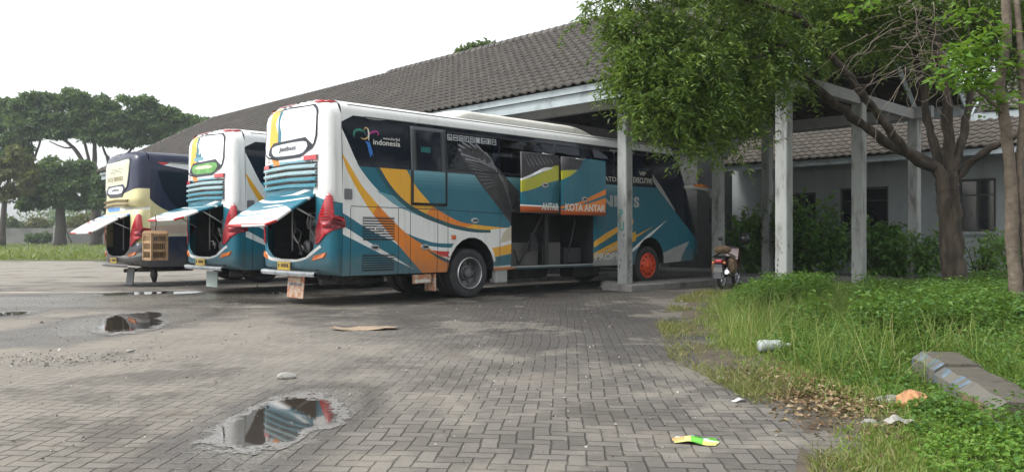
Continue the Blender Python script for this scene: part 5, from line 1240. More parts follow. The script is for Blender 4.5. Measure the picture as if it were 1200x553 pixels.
def far_tree(name, base_px, Y, crown, trunk, label, mat, leaf, group='trees beyond the yard wall', cat='tree', ground=0.0):
    """crown: (px, py, half width px, half height px, leaves); trunk: lists of pixel points with two radii in metres"""
    o = PT(base_px, HY, Y); o.z = ground
    root = empty(name, o, 0, label, cat, group)
    mb = MB()
    for k, (pp, r0, r1) in enumerate(trunk): limb(mb, [PT(a, b, Y) - o for a, b in pp], r0, r1, 7, r1*.2, 4, k)
    mb.build('trunk', bark_far, root)
    s = Y/F; bl = []
    for (px, py, hw, hh, n) in crown:
        p = PT(px, py, Y) + Vector((0, random.uniform(-.7, .7)*hw*s, 0)); bl.append((p, (hw*s, hw*s, hh*s), n))
    blob_leaves('crown', mat, bl, leaf, root, o)
    return root
def crown_fill(top, bot, n, hw, hh, lv, seed, skip=0.0):
    rr = random.Random(seed); out = []
    xs = [p[0] for p in top]; yt = [p[1] for p in top]; xo = [p[0] for p in bot]; yo = [p[1] for p in bot]
    for i in range(n):
        x = xs[0] + (xs[-1] - xs[0])*(i + rr.random())/n; a = np.interp(x, xs, yt); b = np.interp(x, xo, yo)
        u = rr.random()**.8; y = a + hh + (b - a - 1.4*hh)*u
        out.append((x, y, hw*rr.uniform(.6, 1.25), hh*rr.uniform(.6, 1.2), int(lv*rr.uniform(.6, 1.3))))
    return out
# the wide umbrella crowned tree
top = [(18, 116), (30, 108), (60, 104), (95, 100), (120, 105), (150, 111), (175, 113), (195, 121), (217, 130), (235, 136), (252, 142)]
bot = [(18, 150), (60, 162), (90, 158), (110, 168), (150, 176), (180, 172), (210, 162), (235, 152), (252, 146)]
far_tree('rain_tree', 112, 100, crown_fill(top, bot, 230, 11, 4.0, 230, 2), [
    ([(112, 290), (112, 250), (110, 205)], .75, .5), ([(110, 207), (98, 190), (86, 172), (66, 156), (50, 146)], .38, .10), ([(110, 206), (111, 180), (110, 160), (108, 140)], .36, .12), ([(110, 206), (104, 186), (99, 166), (92, 148)], .28, .10),
    ([(122, 215), (127, 190), (122, 176), (118, 163)], .25, .10), ([(112, 250), (118, 225), (126, 205), (127, 182)], .35, .15), ([(128, 200), (142, 186), (155, 172), (160, 150)], .25, .08), ([(150, 215), (170, 182), (183, 170), (200, 155), (215, 142)], .30, .08), ([(150, 215), (130, 245), (114, 275)], .34, .5), ([(86, 172), (75, 172), (58, 165)], .14, .06)],
    'wide umbrella crowned tree with forked limbs, rising above the navy coach', far_leaf, .5)
far_tree('rain_tree', -10, 104, crown_fill([(-60, 120), (-20, 108), (2, 109), (18, 118), (42, 138)], [(-60, 185), (0, 190), (30, 182), (42, 160)], 85, 10, 4.5, 230, 5), [([(-8, 290), (-6, 240), (0, 190), (6, 165)], .6, .2), ([(0, 195), (15, 180), (25, 165)], .25, .1), ([(38, 190), (47, 165), (46, 150)], .16, .1), ([(20, 215), (38, 190), (37, 165)], .2, .1)],
    'dark crowned tree cut by the left edge of the picture', far_leaf, .62)
far_tree('round_tree', 70, 92, crown_fill([(28, 215), (45, 190), (60, 180), (75, 182), (95, 183), (115, 188), (135, 200)], [(28, 242), (60, 240), (90, 243), (120, 240), (135, 245)], 100, 9, 4.5, 210, 8), [([(70, 288), (71, 262), (70, 235), (72, 205)], .75, .3), ([(70, 240), (55, 225), (42, 215)], .25, .08), ([(70, 240), (90, 222), (105, 212)], .25, .08), ([(84, 283), (80, 275), (75, 262)], .08, .06)],
    'dark round tree with one straight trunk in front of the wall', far_leaf, .55)
far_tree('feathery_tree', 10, 88, crown_fill([(-25, 190), (5, 175), (20, 168), (32, 180), (42, 200)], [(-25, 245), (10, 235), (30, 225), (42, 212)], 50, 7, 5, 160, 9), [([(2, 288), (4, 250), (8, 220), (14, 195)], .4, .12), ([(6, 235), (20, 215), (30, 205)], .15, .06)],
    'pale yellowish green tree at the left edge', far_leaf_y, .5)
far_tree('small_far_tree', 134, 96, crown_fill([(110, 205), (125, 200), (145, 215)], [(110, 250), (130, 252), (145, 250)], 14, 8, 7, 260, 12), [([(132, 288), (133, 250), (130, 225)], .3, .12)],
    'small dark tree beside the left flank of the navy coach', far_leaf, .5)
far_tree('roof_top_tree', 558, 60, [(558, 57, 14, 5, 260), (545, 61, 10, 4, 160), (572, 56, 10, 5, 180), (540, 64, 6, 4, 100), (565, 70, 18, 9, 260), (550, 80, 16, 9, 200)], [([(558, 290), (558, 160), (557, 75)], .35, .12)],
    'treetop showing just over the ridge of the tiled roof', leaf_mat('roof_tree_leaf', [(.05, .09, .03), (.08, .13, .045), (.11, .16, .06)], trans=.3), .42)
# bushes behind the wall
for k, (px, hw, py) in enumerate(((14, 17, 262), (44, 16, 261), (72, 20, 263), (98, 18, 258), (124, 14, 260))):
    far_tree('bush', px, 122, [(px - hw*.5, py + 3, hw*.6, 7, 170), (px + hw*.4, py + 2, hw*.65, 8, 190), (px, py - 2, hw*.6, 6, 170), (px, py + 12, hw, 10, 240)], [([(px, 287), (px, py)], .15, .05)],
             ['pale bush above the wall at the left edge', 'pale bush above the wall, second from the left edge', 'bush behind the straight trunk of the round tree', 'taller pale bush just right of the straight trunk', 'bush above the raised hatch of the navy coach'][k], far_leaf_y if k % 2 else leaf_mat('bush_leaf%d' % k, [(.06, .10, .04), (.10, .14, .055), (.14, .18, .08)], trans=.25), .6, 'bushes behind the boundary wall', 'bush')
far_tree('bush', 45, 108.5, [(38, 278, 8, 5, 150), (50, 277, 9, 6, 200), (44, 280, 12, 5, 180)], [([(45, 285), (45, 279)], .05, .03)], 'low round bush growing against the front of the grey wall', far_leaf, .45, 'bushes in front of the boundary wall', 'bush')
# far wood that fades in the haze
bl = []
rr = random.Random(21)
for k in range(70):
    x = -150 + 260*k/70 + rr.uniform(-2, 2); h = 11 + 5*math.sin(k*.5) + rr.uniform(-2, 3); bl.append(((x, 250 + rr.uniform(-12, 12), h*.5), (6, 6, h*.55), 150))
tag(blob_leaves('far_wood', far_leaf, bl, 1.5, None, (0, 0, 0)), 'hazy line of distant woods behind the boundary wall', 'woods', kind='stuff')

# ---- grass on the far strip
n = 48000; x = RNG.uniform(-80, 10, n); y = yf + (114 - yf)*RNG.random(n)**1.6
keep = (x/y < -.30) & (x/y > -.72); x, y = x[keep], y[keep]; n = len(x)
d = rdir(n, 1.6); L = RNG.uniform(.12, .38, n)*(1 + .6*(RNG.random(n) > .93)); patch = .5 + .5*np.sin(x*.5 + 2*np.sin(y*.23))
tag(blades('field_grass', leaf_mat('field_blade', [(.10, .155, .03), (.16, .21, .045), (.22, .255, .06), (.28, .27, .095)], trans=.3), np.stack([x, y, np.full(n, .08)], 1), d, rdir(n), L*1.15, L*.16, np.clip(.25 + .45*patch + .2*RNG.normal(size=n), 0, 1)), 'rough grass of the strip in front of the wall', 'grass', kind='stuff')

# ---- weeds and grass on the right bank
def bank_pts(n, y0, y1, pw=1.0, spread=0.0, edge=0.0):
    y = y0 + (y1 - y0)*RNG.random(n)**pw; x0 = xb(y) + edge; x1 = np.minimum(.70*y + .6, 12.5); k = x1 > x0
    y, x0, x1 = y[k], x0[k], x1[k]; x = x0 + (x1 - x0)*RNG.random(len(y))
    return x, y
KA, KB = (3.82, 7.15), (3.28, 5.05)
def kerb_d(x, y):
    dx, dy = KB[0]-KA[0], KB[1]-KA[1]; l2 = dx*dx + dy*dy; u = np.clip(((x-KA[0])*dx + (y-KA[1])*dy)/l2, 0, 1)
    return np.hypot(x-KA[0]-u*dx, y-KA[1]-u*dy), (x-KA[0])*dy - (y-KA[1])*dx
def kerb_f(x, y):
    dd, side = kerb_d(x, y); return np.where(side > 0, np.clip((dd - .16)/np.where(y < 5.7, .12, .4), .0, 1), np.clip((dd - .13)/.2, 0, 1))
def nz(x, y, s, o=0): return .5 + .25*np.sin(x*s + o + 1.7*np.sin(y*s*.8 + o)) + .25*np.sin(y*s*1.3 - o + 1.3*np.sin(x*s*.7))
x, y = bank_pts(300000, 3.2, 19.5, 1.15)
dist = x - xb(y); dens = np.clip(dist/np.where(np.abs(y - 6.2) < .9, 1.3, .55), .08, 1)*np.clip(.35 + nz(x, y, 1.6), 0, 1); k = RNG.random(len(x)) < dens; x, y = x[k], y[k]; dist = dist[k]; n = len(x)
h = (.06 + .25*np.where(y > 13, .5, np.where(kerb_d(x, y)[0] < 1.2, .6, .9))*nz(x, y, 1.1, 2)*np.clip(dist/1.5, .15, 1))*RNG.uniform(.5, 1.3, n)*(.15 + .85*kerb_f(x, y))
tag(blades('grass', grass_l, np.stack([x, y, bank_h(x, y) - .01], 1), rdir(n, 1.7, .6), rdir(n), h*1.15, .006 + .007*RNG.random(n), np.clip(RNG.normal(.42, .22, n) + .25*(dist < .7), 0, 1)), 'long green grass covering the bank on the right', 'grass', kind='stuff')
# leafy weeds: small rosettes of leaves on stalks
def weeds(name, n, y0, y1, hmin, hmax, lsize, mat, label, lim=None, per=13, edge=.5, seedpatch=0.0):
    x, y = bank_pts(n*3, y0, y1, 1.0, edge=edge)
    w = nz(x, y, .9, 3.1 + seedpatch); k = (RNG.random(len(x)) < np.clip((w - .28)*2, 0.02, 1)) & (RNG.random(len(x)) < kerb_f(x, y))
    if lim is not None: k &= lim(x, y)
    x, y = x[k][:n], y[k][:n]; n = len(x); h = RNG.uniform(hmin, hmax, n)*np.clip((x - xb(y))/1.2, .35, 1)*(.4 + .6*kerb_f(x, y))
    P = np.repeat(np.stack([x, y, bank_h(x, y)], 1), per, 0); hh = np.repeat(h, per); u = RNG.random(n*per)**.7
    a = RNG.random(n*per)*2*np.pi; rad = (.02 + .30*hh*u*RNG.random(n*per))
    P[:, 0] += np.cos(a)*rad; P[:, 1] += np.sin(a)*rad; P[:, 2] += hh*u
    d = np.stack([np.cos(a), np.sin(a), RNG.normal(.15, .35, n*per)], 1); nr = np.stack([RNG.normal(0, .35, n*per), RNG.normal(0, .35, n*per), np.ones(n*per)], 1)
    s = lsize*RNG.uniform(.5, 1.3, n*per)
    return tag(leaves(name, mat, P, d, nr, s, s*.62, None), label, 'weeds', kind='stuff')
weeds('weeds', 5200, 3.2, 18.5, .10, .36, .042, weed_l, 'leafy green weeds growing through the grass')
weeds('tall_weeds', 2300, 8.5, 15.0, .26, .56, .065, weed_l, 'taller leafy weeds round the feet of the columns and tree', lim=lambda x, y: (np.abs(x/y - .345) < .055) & (y > 9.5) | (x/y > .52) | (np.abs(x/y - .46) < .02), per=34)
weeds('trunk_weeds', 900, 8.0, 13.0, .25, .55, .06, weed_l, 'leafy weeds on the slope behind the kerb and round the tree trunks', lim=lambda x, y: x/y > .46, per=30)
weeds('kerb_weeds', 260, 3.6, 5.6, .16, .34, .05, weed_l, 'leafy weeds overgrowing the near end of the old kerb', lim=lambda x, y: kerb_d(x, y)[0] < .9, per=30)
weeds('creeping_weeds', 1500, 3.4, 9.0, .06, .22, .034, leaf_mat('creeper_leaf', [(.08, .18, .022), (.12, .25, .035), (.18, .30, .055)], trans=.35), 'bright small leaved creeping weeds near the old kerb', per=16, seedpatch=2.0)
# sparse dry grass along the edge of the paving
x, y = bank_pts(20000, 3.6, 18.5); x = xb(y) + np.abs(RNG.normal(0, .45, len(y))) - np.where(y < 6, .12, .5); k = RNG.random(len(x)) < np.clip(nz(x, y, 2.2, 5)*1.5 - .45, 0, 1); x, y = x[k], y[k]; n = len(x)
h = RNG.uniform(.03, .13, n); tag(blades('dry_grass', leaf_mat('dry_blade', [(.09, .13, .025), (.16, .17, .05), (.26, .22, .10)], trans=.3), np.stack([x, y, np.full(n, .004)], 1), rdir(n, .9, .5), rdir(n), h*1.3, .005 + .004*RNG.random(n)), 'thin yellowing grass along the edge of the paving', 'grass', kind='stuff')
# a few long seeding stalks in the middle
x, y = bank_pts(7000, 6.5, 13.5, edge=.3); k = (np.abs(x/y - .42) < .17) & (RNG.random(len(x)) < nz(x, y, 1.3, 4)*kerb_f(x, y)); x, y = x[k], y[k]; n = len(x); h = RNG.uniform(.22, .62, n)
tag(blades('tall_grass', grass_l, np.stack([x, y, bank_h(x, y)], 1), rdir(n, 2.6, .6), rdir(n), h*1.1, .006*np.ones(n), np.clip(RNG.normal(.68, .2, n), 0, 1)), 'tall thin grass stalks standing out of the bank', 'grass', kind='stuff')
# leaf litter
y = RNG.normal(6.2, .55, 4600); y = np.clip(y, 4.4, 8); x = xb(y) + RNG.normal(.35, .33, len(y)); k = RNG.random(len(x)) < np.clip(nz(x, y, 3.0, 1)*1.6 - .3, 0, 1); x, y = x[k], y[k]; n = len(x)
s = RNG.uniform(.02, .065, n)
tag(leaves('leaf_litter', dry_l, np.stack([x, y, .012 + .035*RNG.random(n) + np.maximum(0, bank_h(x, y) - .02)], 1), rdir(n, 0, .25), rdir(n, 1.5), s, s*.5, None), 'brown dead leaves drifted along the edge of the paving', 'leaf litter', kind='stuff')
# grit scattered over the yard
n = 2600; y = 3 + 22*RNG.random(n)**1.3; x = -9 + 13*RNG.random(n); k = (x < xb(y) + .2) & (np.abs(x/y) < .7); x, y = x[k], y[k]; n = len(x)
x2, y2 = RNG.normal(G(60, 420).x, .55, 420), RNG.normal(G(60, 420).y, .22, 420); x, y = np.concatenate([x, x2]), np.concatenate([y, y2]); n = len(x); s = RNG.uniform(.008, .03, n)*(1 + (RNG.random(n) > .985)*1.5)
tag(leaves('grit', leaf_mat('grit_bits', [(.06, .055, .05), (.14, .13, .11), (.32, .30, .27), (.38, .36, .33)], trans=0.0), np.stack([x, y, np.full(n, .006)], 1), rdir(n, .2, .3), rdir(n, 1), s, s*.8, None), 'small stones and crumbs scattered over the paving', 'grit', kind='stuff')

# ---- shrubs below the windows
def shrub(px, py, Y, w, h, n, size, label, mat=shrub_l, long=False):
    p = PT(px, py, Y); z0 = p.z; o = Vector((p.x, p.y, .1 if Y > 21 else float(bank_h(p.x, p.y))))
    root = empty('shrub', o, 0, label, 'shrub', 'leafy shrubs below the windows')
    mb = MB(); rr = random.Random(int(px*7)); tips = []
    for k in range(9):
        a = rr.uniform(0, 6.28); r_ = w*rr.uniform(.2, .9); hh = h*rr.uniform(.6, 1.0); tip = Vector((math.cos(a)*r_, math.sin(a)*r_*.7, hh)); tips.append(tip)
        limb(mb, [(0, 0, 0), tip*.5 + Vector((0, 0, hh*.12)), tip], .02, .006, 5, .01, 4, k)
    mb.build('stem', MATS['tree_bark'], root)
    Ps = []
    for t in tips:
        m = n//9; u = RNG.random((m, 1))**.6; q = np.array(t)[None]*u + RNG.normal(size=(m, 3))*np.array([w*.16, w*.14, h*.10]); Ps.append(q)
    P = np.concatenate(Ps); m = len(P); d = np.concatenate([P[:, :2]/max(w, .1) + RNG.normal(0, .5, (m, 2)), RNG.normal(.0, .5, (m, 1))], 1); s = size*RNG.uniform(.6, 1.3, m)
    leaves('foliage', mat, P, d, np.concatenate([RNG.normal(0, .4, (m, 2)), np.ones((m, 1))], 1), s, s*(.3 if long else .5), root, fold=.15)
palm = leaf_mat('palm_leaf', [(.07, .17, .03), (.11, .24, .045), (.16, .30, .07)], trans=.35)
shrub(876, 318, 24.3, .95, 2.1, 1300, .30, 'shrub with long fern like leaves left of the near column', palm, True)
shrub(945, 322, 23.6, 1.15, 2.3, 1900, .22, 'dark shrub between the two front right columns')
shrub(972, 322, 23.0, .9, 1.5, 1000, .2, 'low shrub just left of the second right hand column')
shrub(1030, 325, 23.0, 1.1, 1.65, 1500, .23, 'shrub under the wide window right of the second column')
shrub(1052, 328, 22.0, .7, 1.1, 700, .2, 'low shrub at the foot of the last column')
shrub(1085, 330, 20.5, .9, 1.35, 900, .18, 'shrub behind the left side of the large trunk')
shrub(1150, 335, 18.5, 1.0, 1.25, 1000, .12, 'bright bush between the large trunk and the thin trunk', leaf_mat('bright_shrub', [(.04, .11, .018), (.07, .16, .025), (.10, .20, .035)], trans=.35))
shrub(1192, 330, 16.0, .9, 1.2, 800, .12, 'bush at the right edge behind the thin trunk', MATS['bright_shrub'])
shrub(898, 320, 24.6, .8, 1.5, 800, .26, 'low shrub right behind the near column', palm, True)

# ---- the big shade tree
TY = 13.0
to = PT(1115, HY, TY); to.z = .2
tree = empty('shade_tree', to, 0, 'large shade tree with dark forked trunk and drooping green foliage over the columns', 'tree')
mb = MB(); A = lambda px, py, Y=TY: PT(px, py, Y) - to
tr = limb(mb, [A(1126, 372), A(1120, 335), A(1116, 290), A(1112, 240), A(1110, 205)], .195, .165, 18, .014, 8, 1)
def L(pts, r0, r1, s): return limb(mb, [A(*p) for p in pts], r0, r1, 10, .018, 5, s)
L([(1110, 225), (1098, 198), (1076, 184), (1048, 172, 12.9), (1012, 147, 12.7), (975, 118, 12.5), (940, 90, 12.3), (905, 62, 12.0), (870, 45, 11.7), (830, 40, 11.4)], .115, .032, 2)
L([(1094, 196), (1066, 180, 12.6), (1035, 142, 12.3), (1010, 110, 12.0), (990, 84, 11.8), (964, 52, 11.6), (938, 20, 11.4), (920, -20, 11.2)], .08, .035, 3)
L([(1107, 215), (1098, 180, 13.2), (1086, 140, 13.4), (1080, 95, 13.5), (1068, 45, 13.6), (1050, -20, 13.6)], .08, .04, 4)
L([(1113, 215), (1112, 170), (1108, 110, 12.8), (1098, 55, 12.6), (1085, 0, 12.4), (1075, -40, 12.3)], .10, .055, 5)
L([(1114, 215), (1124, 175), (1134, 130, 13.3), (1138, 80, 13.6), (1146, 30, 13.8), (1160, -30, 14)], .07, .04, 6)
L([(1114, 218), (1130, 198), (1155, 176, 12.7), (1185, 160, 12.4), (1225, 150, 12.2)], .075, .045, 7)
L([(964, 52, 11.6), (930, 48, 11.4), (880, 70, 11.1), (830, 90, 10.9), (790, 120, 10.8)], .04, .015, 8)
L([(905, 62, 12.0), (880, 90, 11.8), (862, 130, 11.6), (845, 160, 11.5), (838, 185, 11.4)], .03, .012, 9)
L([(870, 45, 11.7), (800, 20, 11.2), (750, 20, 10.9), (715, 50, 10.8)], .035, .012, 10)
L([(938, 20, 11.4), (880, 0, 11), (820, -15, 10.8), (740, -15, 10.6), (690, 5, 10.6)], .04, .012, 11)
from mathutils import noise as mnoise
mb.v = [tuple(Vector(v) + mnoise.noise_vector(Vector((v[0]*9, v[1]*9, v[2]*3)))*.022 + mnoise.noise_vector(Vector((v[0]*26, v[1]*26, v[2]*9)))*.008) for v in mb.v]
mb.build('trunk', bark, tree)
# foliage: drooping sprays hung from points of the crown
def sprays(cl, per, length, leafL, leafW, mat, root, origin, name='crown', jitter=.02, stem=None, droop=1.0):
    Ps, Ds, Ns, Ls_ = [], [], [], []
    mbs = MB()
    for (c, r, m) in cl:
        for _ in range(m):
            d = rdir(1)[0]; p0 = np.array(c) + d*np.array(r)*(RNG.random()**.45)
            az = RNG.random()*2*np.pi; out = np.array([math.cos(az), math.sin(az), .25]); ln = length*RNG.uniform(.6, 1.3)
            ts = np.linspace(0, 1, per); q = p0[None] + out[None]*ln*.55*ts[:, None] + np.array([0, 0, -1.0])[None]*ln*.75*droop*(ts[:, None]**1.8)
            if stem is not None and RNG.random() < stem: mbs.tube([Vector(v) - origin for v in q[::4]], .005, 4, cap=False)
            a = RNG.random(per)*2*np.pi; sd = np.stack([np.cos(a), np.sin(a), np.full(per, -.55)*droop], 1) + out[None]*.35 + RNG.normal(0, .25, (per, 3))
            Ps.append(q + RNG.normal(0, jitter, (per, 3))); Ds.append(sd); Ls_.append(leafL*RNG.uniform(.6, 1.25, per))
    P = np.concatenate(Ps) - np.array(origin)[None]; D = np.concatenate(Ds); ll = np.concatenate(Ls_); n = len(P)
    leaves(name, mat, P, D, np.concatenate([RNG.normal(0, .55, (n, 2)), np.ones((n, 1))], 1), ll, ll*leafW, root, fold=.18)
    if mbs.v: mbs.build('twigs', MATS['pale_bark'] if 'pale_bark' in MATS else bark, root)
def CL(px, py, Y, hw, hh, m): s = Y/F; return (PT(px, py, Y), (hw*s, .55, hh*s), m)
cl = [CL(718, 30, 10.7, 26, 22, 46), CL(712, 80, 10.6, 16, 22, 36), CL(735, 70, 10.5, 26, 30, 62), CL(770, 40, 10.8, 34, 30, 80), CL(760, 95, 10.5, 30, 26, 66), CL(800, 80, 10.7, 36, 34, 84), CL(735, 115, 10.5, 18, 14, 22),
      CL(790, 130, 10.6, 30, 22, 48), CL(830, 120, 10.9, 34, 30, 70), CL(840, 60, 11.2, 40, 40, 90), CL(880, 90, 11.4, 34, 34, 66), CL(880, 30, 11.4, 40, 36, 80), CL(870, 135, 11.4, 26, 16, 30), CL(925, 40, 11.6, 36, 34, 60), CL(770, 150, 10.6, 16, 10, 9), CL(812, 165, 10.8, 18, 10, 12), CL(838, 172, 11.2, 10, 10, 8), CL(745, 140, 10.5, 8, 16, 10),
      CL(690, 8, 10.7, 26, 8, 18), CL(668, 2, 10.7, 12, 5, 7), CL(750, -20, 10.8, 60, 22, 70), CL(850, -25, 11.2, 60, 24, 70), CL(950, -15, 11.8, 60, 26, 60), CL(960, 25, 12.2, 40, 26, 46), CL(1010, 25, 12.8, 44, 26, 50), CL(1000, -20, 12.4, 60, 26, 60), CL(1090, -20, 12.8, 60, 30, 60), CL(1060, 15, 13.2, 40, 22, 36), CL(1120, 30, 13.6, 40, 26, 40), CL(1160, 10, 13.8, 40, 30, 44), CL(1185, 55, 14.0, 26, 20, 14), CL(925, 75, 12.2, 22, 14, 16), CL(1200, -20, 13.6, 50, 26, 40), CL(905, 120, 11.6, 10, 10, 5), CL(1045, 55, 13.5, 30, 14, 14)]
cl += [CL(985, -5, 12.2, 40, 20, 50), CL(1030, 5, 12.4, 40, 18, 46), CL(1075, 0, 12.6, 36, 18, 40), CL(1120, 0, 13, 36, 18, 46), CL(1165, 15, 13.6, 34, 24, 50), CL(1190, 30, 13.8, 26, 30, 40), CL(965, 60, 12.4, 30, 20, 24), CL(1000, 50, 12.8, 34, 18, 26), CL(1150, 60, 13.8, 26, 24, 22), CL(1185, 95, 13.9, 18, 22, 12), CL(905, 70, 11.8, 30, 26, 30), CL(940, 100, 12.4, 16, 10, 6), CL(1045, 30, 13.3, 40, 20, 34), CL(1100, 40, 14.2, 36, 22, 34), CL(1140, 20, 14.2, 36, 22, 40), CL(1195, 10, 14.2, 24, 22, 40), CL(1030, 45, 14.0, 30, 18, 26), CL(1195, 60, 14.2, 16, 30, 24), CL(1160, 95, 14.4, 18, 14, 12), CL(1110, 80, 14.4, 22, 14, 10), CL(960, 20, 12.6, 40, 24, 30)]
cl = [(p + Vector((.20*max(0, min(1, (3.2 - p[0])/1.4)), 0, 0)), r, int(m*(.45 if p[0] < 1.05 else 1))) for p, r, m in cl]
cl = [(p, (r[0]*1.22, r[1]*1.3, r[2]*1.15), int(m*1.55)) for p, r, m in cl]
sprays(cl, 26, .55, .098, .30, mid_leaf, tree, to)
cl = [(Vector((x, y, z)), (1.2, 1.2, .8), 60) for x, y, z in ((3.2, 12.8, 6.2), (5.2, 14.2, 6.6), (6.4, 12.2, 7.2), (6.6, 14.6, 6.8), (7.8, 13.2, 7.2), (8.6, 11.4, 6.6), (8.8, 15.2, 6.6), (10.0, 13.2, 6.6), (10.6, 15.6, 5.8), (11.6, 14.0, 5.6), (11.4, 12.0, 5.2), (4.6, 15.0, 6.0), (7.4, 16.4, 6.2), (9.8, 17.2, 5.6), (12.0, 16.6, 5.0))]  # unseen leaf clumps added above and beside the view to shade the pavilion
sprays(cl, 16, .7, .17, .36, mid_leaf, tree, to, name='added_shade_crown')
# thin tree at the right with broad pale leaves
so = PT(1190, HY, 9.6); so.z = .24
thin = empty('young_tree', so, 0, 'thin pale trunk at the right edge with a cluster of lime green leaves', 'tree')
mb = MB(); B_ = lambda px, py, Y=9.6: PT(px, py, Y) - so
limb(mb, [B_(1194, 372), B_(1190, 330), B_(1186, 280), B_(1185, 220), B_(1181, 170), B_(1176, 130), B_(1172, 95), B_(1180, 40), B_(1178, -20)], .085, .05, 12, .006, 5, 31)
limb(mb, [B_(1176, 132), B_(1160, 118, 9.4), B_(1140, 100, 9.2), B_(1125, 75, 9.1)], .022, .008, 7, .004, 4, 32)
limb(mb, [B_(1205, 350), B_(1200, 280), B_(1194, 200), B_(1198, 140), B_(1196, 60), B_(1190, -10)], .05, .035, 8, .006, 4, 33)
mb.build('trunk', bark2, thin)
cl = [CL(1130, 62, 9.2, 26, 20, 22), CL(1118, 88, 9.1, 20, 14, 16), CL(1150, 88, 9.3, 16, 22, 16), CL(1168, 112, 9.4, 14, 12, 10), CL(1150, 48, 9.3, 18, 12, 10), CL(1105, 70, 9.1, 12, 10, 6), CL(1010, 8, 9.2, 26, 8, 6), CL(1130, 12, 9.4, 30, 12, 8), CL(1182, 70, 9.6, 14, 26, 14), CL(1140, 75, 9.3, 24, 22, 12), CL(1165, 30, 9.5, 20, 18, 8)]
cl = [(c, (r[0], .3, r[2]), m) for c, r, m in cl]
sprays(cl, 7, .26, .125, .42, lime_leaf, thin, so, jitter=.03, droop=.6)
# tangle of dead twigs hanging in the tree
do = PT(1066, 70, 11.0)
mb = MB(); rr = random.Random(77)
for k in range(70):
    x0, y0 = rr.gauss(1072, 22), rr.uniform(-5, 90); pts = [PT(x0, y0, 11 + rr.uniform(-.25, .25)) - do]; a = rr.uniform(0, 6.28); st = rr.uniform(.09, .16)
    for j in range(rr.randint(5, 9)):
        a += rr.gauss(0, .45); pts.append(pts[-1] + Vector((math.cos(a)*st, rr.uniform(-.05, .05), math.sin(a)*st*.6 - .05)))
    limb(mb, pts, rr.uniform(.003, .007), .002, 5, .004, 3, k)
tag(mb.build('dead_twigs', M('dead_wood', (.17, .14, .11), rough=.9, var=.3), None, do), 'tangle of bare dead twigs hanging beside the forked trunk', 'dead twigs')
# ------------------------------------------------------------------ small things
# cage hung from the hatch of the middle coach
cg = empty('bird_cage', PT(182, 304, 17.2), ANG, 'brown wooden slatted cage hanging on a cord from the middle coach hatch', 'cage')
cw = M('cage_wood', (.30, .19, .095), rough=.7, var=.25, vscale=8); s = 17.2/F
H = 32*s; Wd = .46
mb = MB()
for sx in (-1, 1):
    for sy in (-1, 1): mb.box((sx*.16, sy*Wd/2, H/2), (.05, .05, H), bev=.008)
for z in (.03, H*.36, H*.66, H - .04):
    for sx in (-1, 1): mb.box((sx*.16, 0, z), (.028, Wd - .05, .055), bev=.004)
    for sy in (-1, 1): mb.box((0, sy*Wd/2, z), (.26, .028, .055), bev=.004)
mb.build('frame', cw, cg)
mb = MB()
for k in range(11):
    for sx in (-1, 1): mb.tube([(sx*.16, -Wd/2 + Wd*(k + .5)/11, .04), (sx*.16, -Wd/2 + Wd*(k + .5)/11, H - .05)], .006, 5)
for k in range(7):
    for sy in (-1, 1): mb.tube([(-.13 + .26*k/6, sy*Wd/2, .04), (-.13 + .26*k/6, sy*Wd/2, H - .05)], .006, 5)
mb.build('bars', cw, cg)
mb = MB(); mb.prism([(-Wd/2 - .02, H - .02), (Wd/2 + .02, H - .02), (Wd/2*.6, H + .05), (-Wd/2*.6, H + .05)], lambda u, v: (-.19, u, v), lambda u, v: (.19, u, v)); mb.build('lid', cw, cg)
mb = MB(); mb.box((0, 0, .06), (.27, Wd - .06, .03)); mb.box((0, 0, H*.4), (.25, Wd*.6, H*.5), bev=.03); mb.build('cage_inside', M('cage_dark', (.10, .07, .04), rough=.9), cg)
mb = MB(); mb.tube([(0, 0, H + .04), (.02, .0, H + .22), (.0, .0, H + .40)], .010, 5); mb.build('hanging_cord', MATS['seam_black'], cg)

# motorcycle seen from behind
mc_p = G(846, 337); mc = empty('motorcycle', mc_p, ANG + .25, 'dark motorcycle parked tail out beside the platform kerb', 'motorcycle')
blk = MATS['lamp_black']; chrome = MATS['chrome']
for x, nm in ((0.0, 'wheel'), (1.22, 'wheel')):
    mb = MB(); mb.lathe([(.235, -.035), (.26, -.048), (.285, -.04), (.295, 0), (.285, .04), (.26, .048), (.235, .035)], 'Y', (x, 0, .295), 36); w = mb.build('wheel', MATS['tyre_rubber'], mc)
    mb = MB(); mb.lathe([(.24, -.03), (.215, -.03), (.21, 0), (.215, .03), (.24, .03)], 'Y', (x, 0, .295), 30); mb.lathe([(0, -.06), (.05, -.06), (.05, .06), (0, .06)], 'Y', (x, 0, .295), 14)
    for k in range(9):
        a = 6.283*k/9; mb.tube([(x, 0, .295), (x + .215*math.cos(a), 0, .295 + .215*math.sin(a))], .008, 5)
    mb.build('rim', MATS['rim_bright'], w)
mb = MB(); mb.tube([(0, .07, .30), (.42, .08, .36), (.62, .05, .42)], .03, 8); mb.tube([(.0, -.08, .30), (.45, -.08, .36)], .026, 8); mb.box((.62, 0, .42), (.34, .24, .26), bev=.06); mb.tube([(1.22, .06, .30), (1.10, .06, .66), (1.02, .05, .95)], .022, 8); mb.tube([(1.22, -.06, .30), (1.10, -.06, .66), (1.02, -.05, .95)], .022, 8); mb.tube([(.18, .0, .60), (.6, 0, .55), (.98, 0, .82)], .04, 8); mb.build('frame', blk, mc)
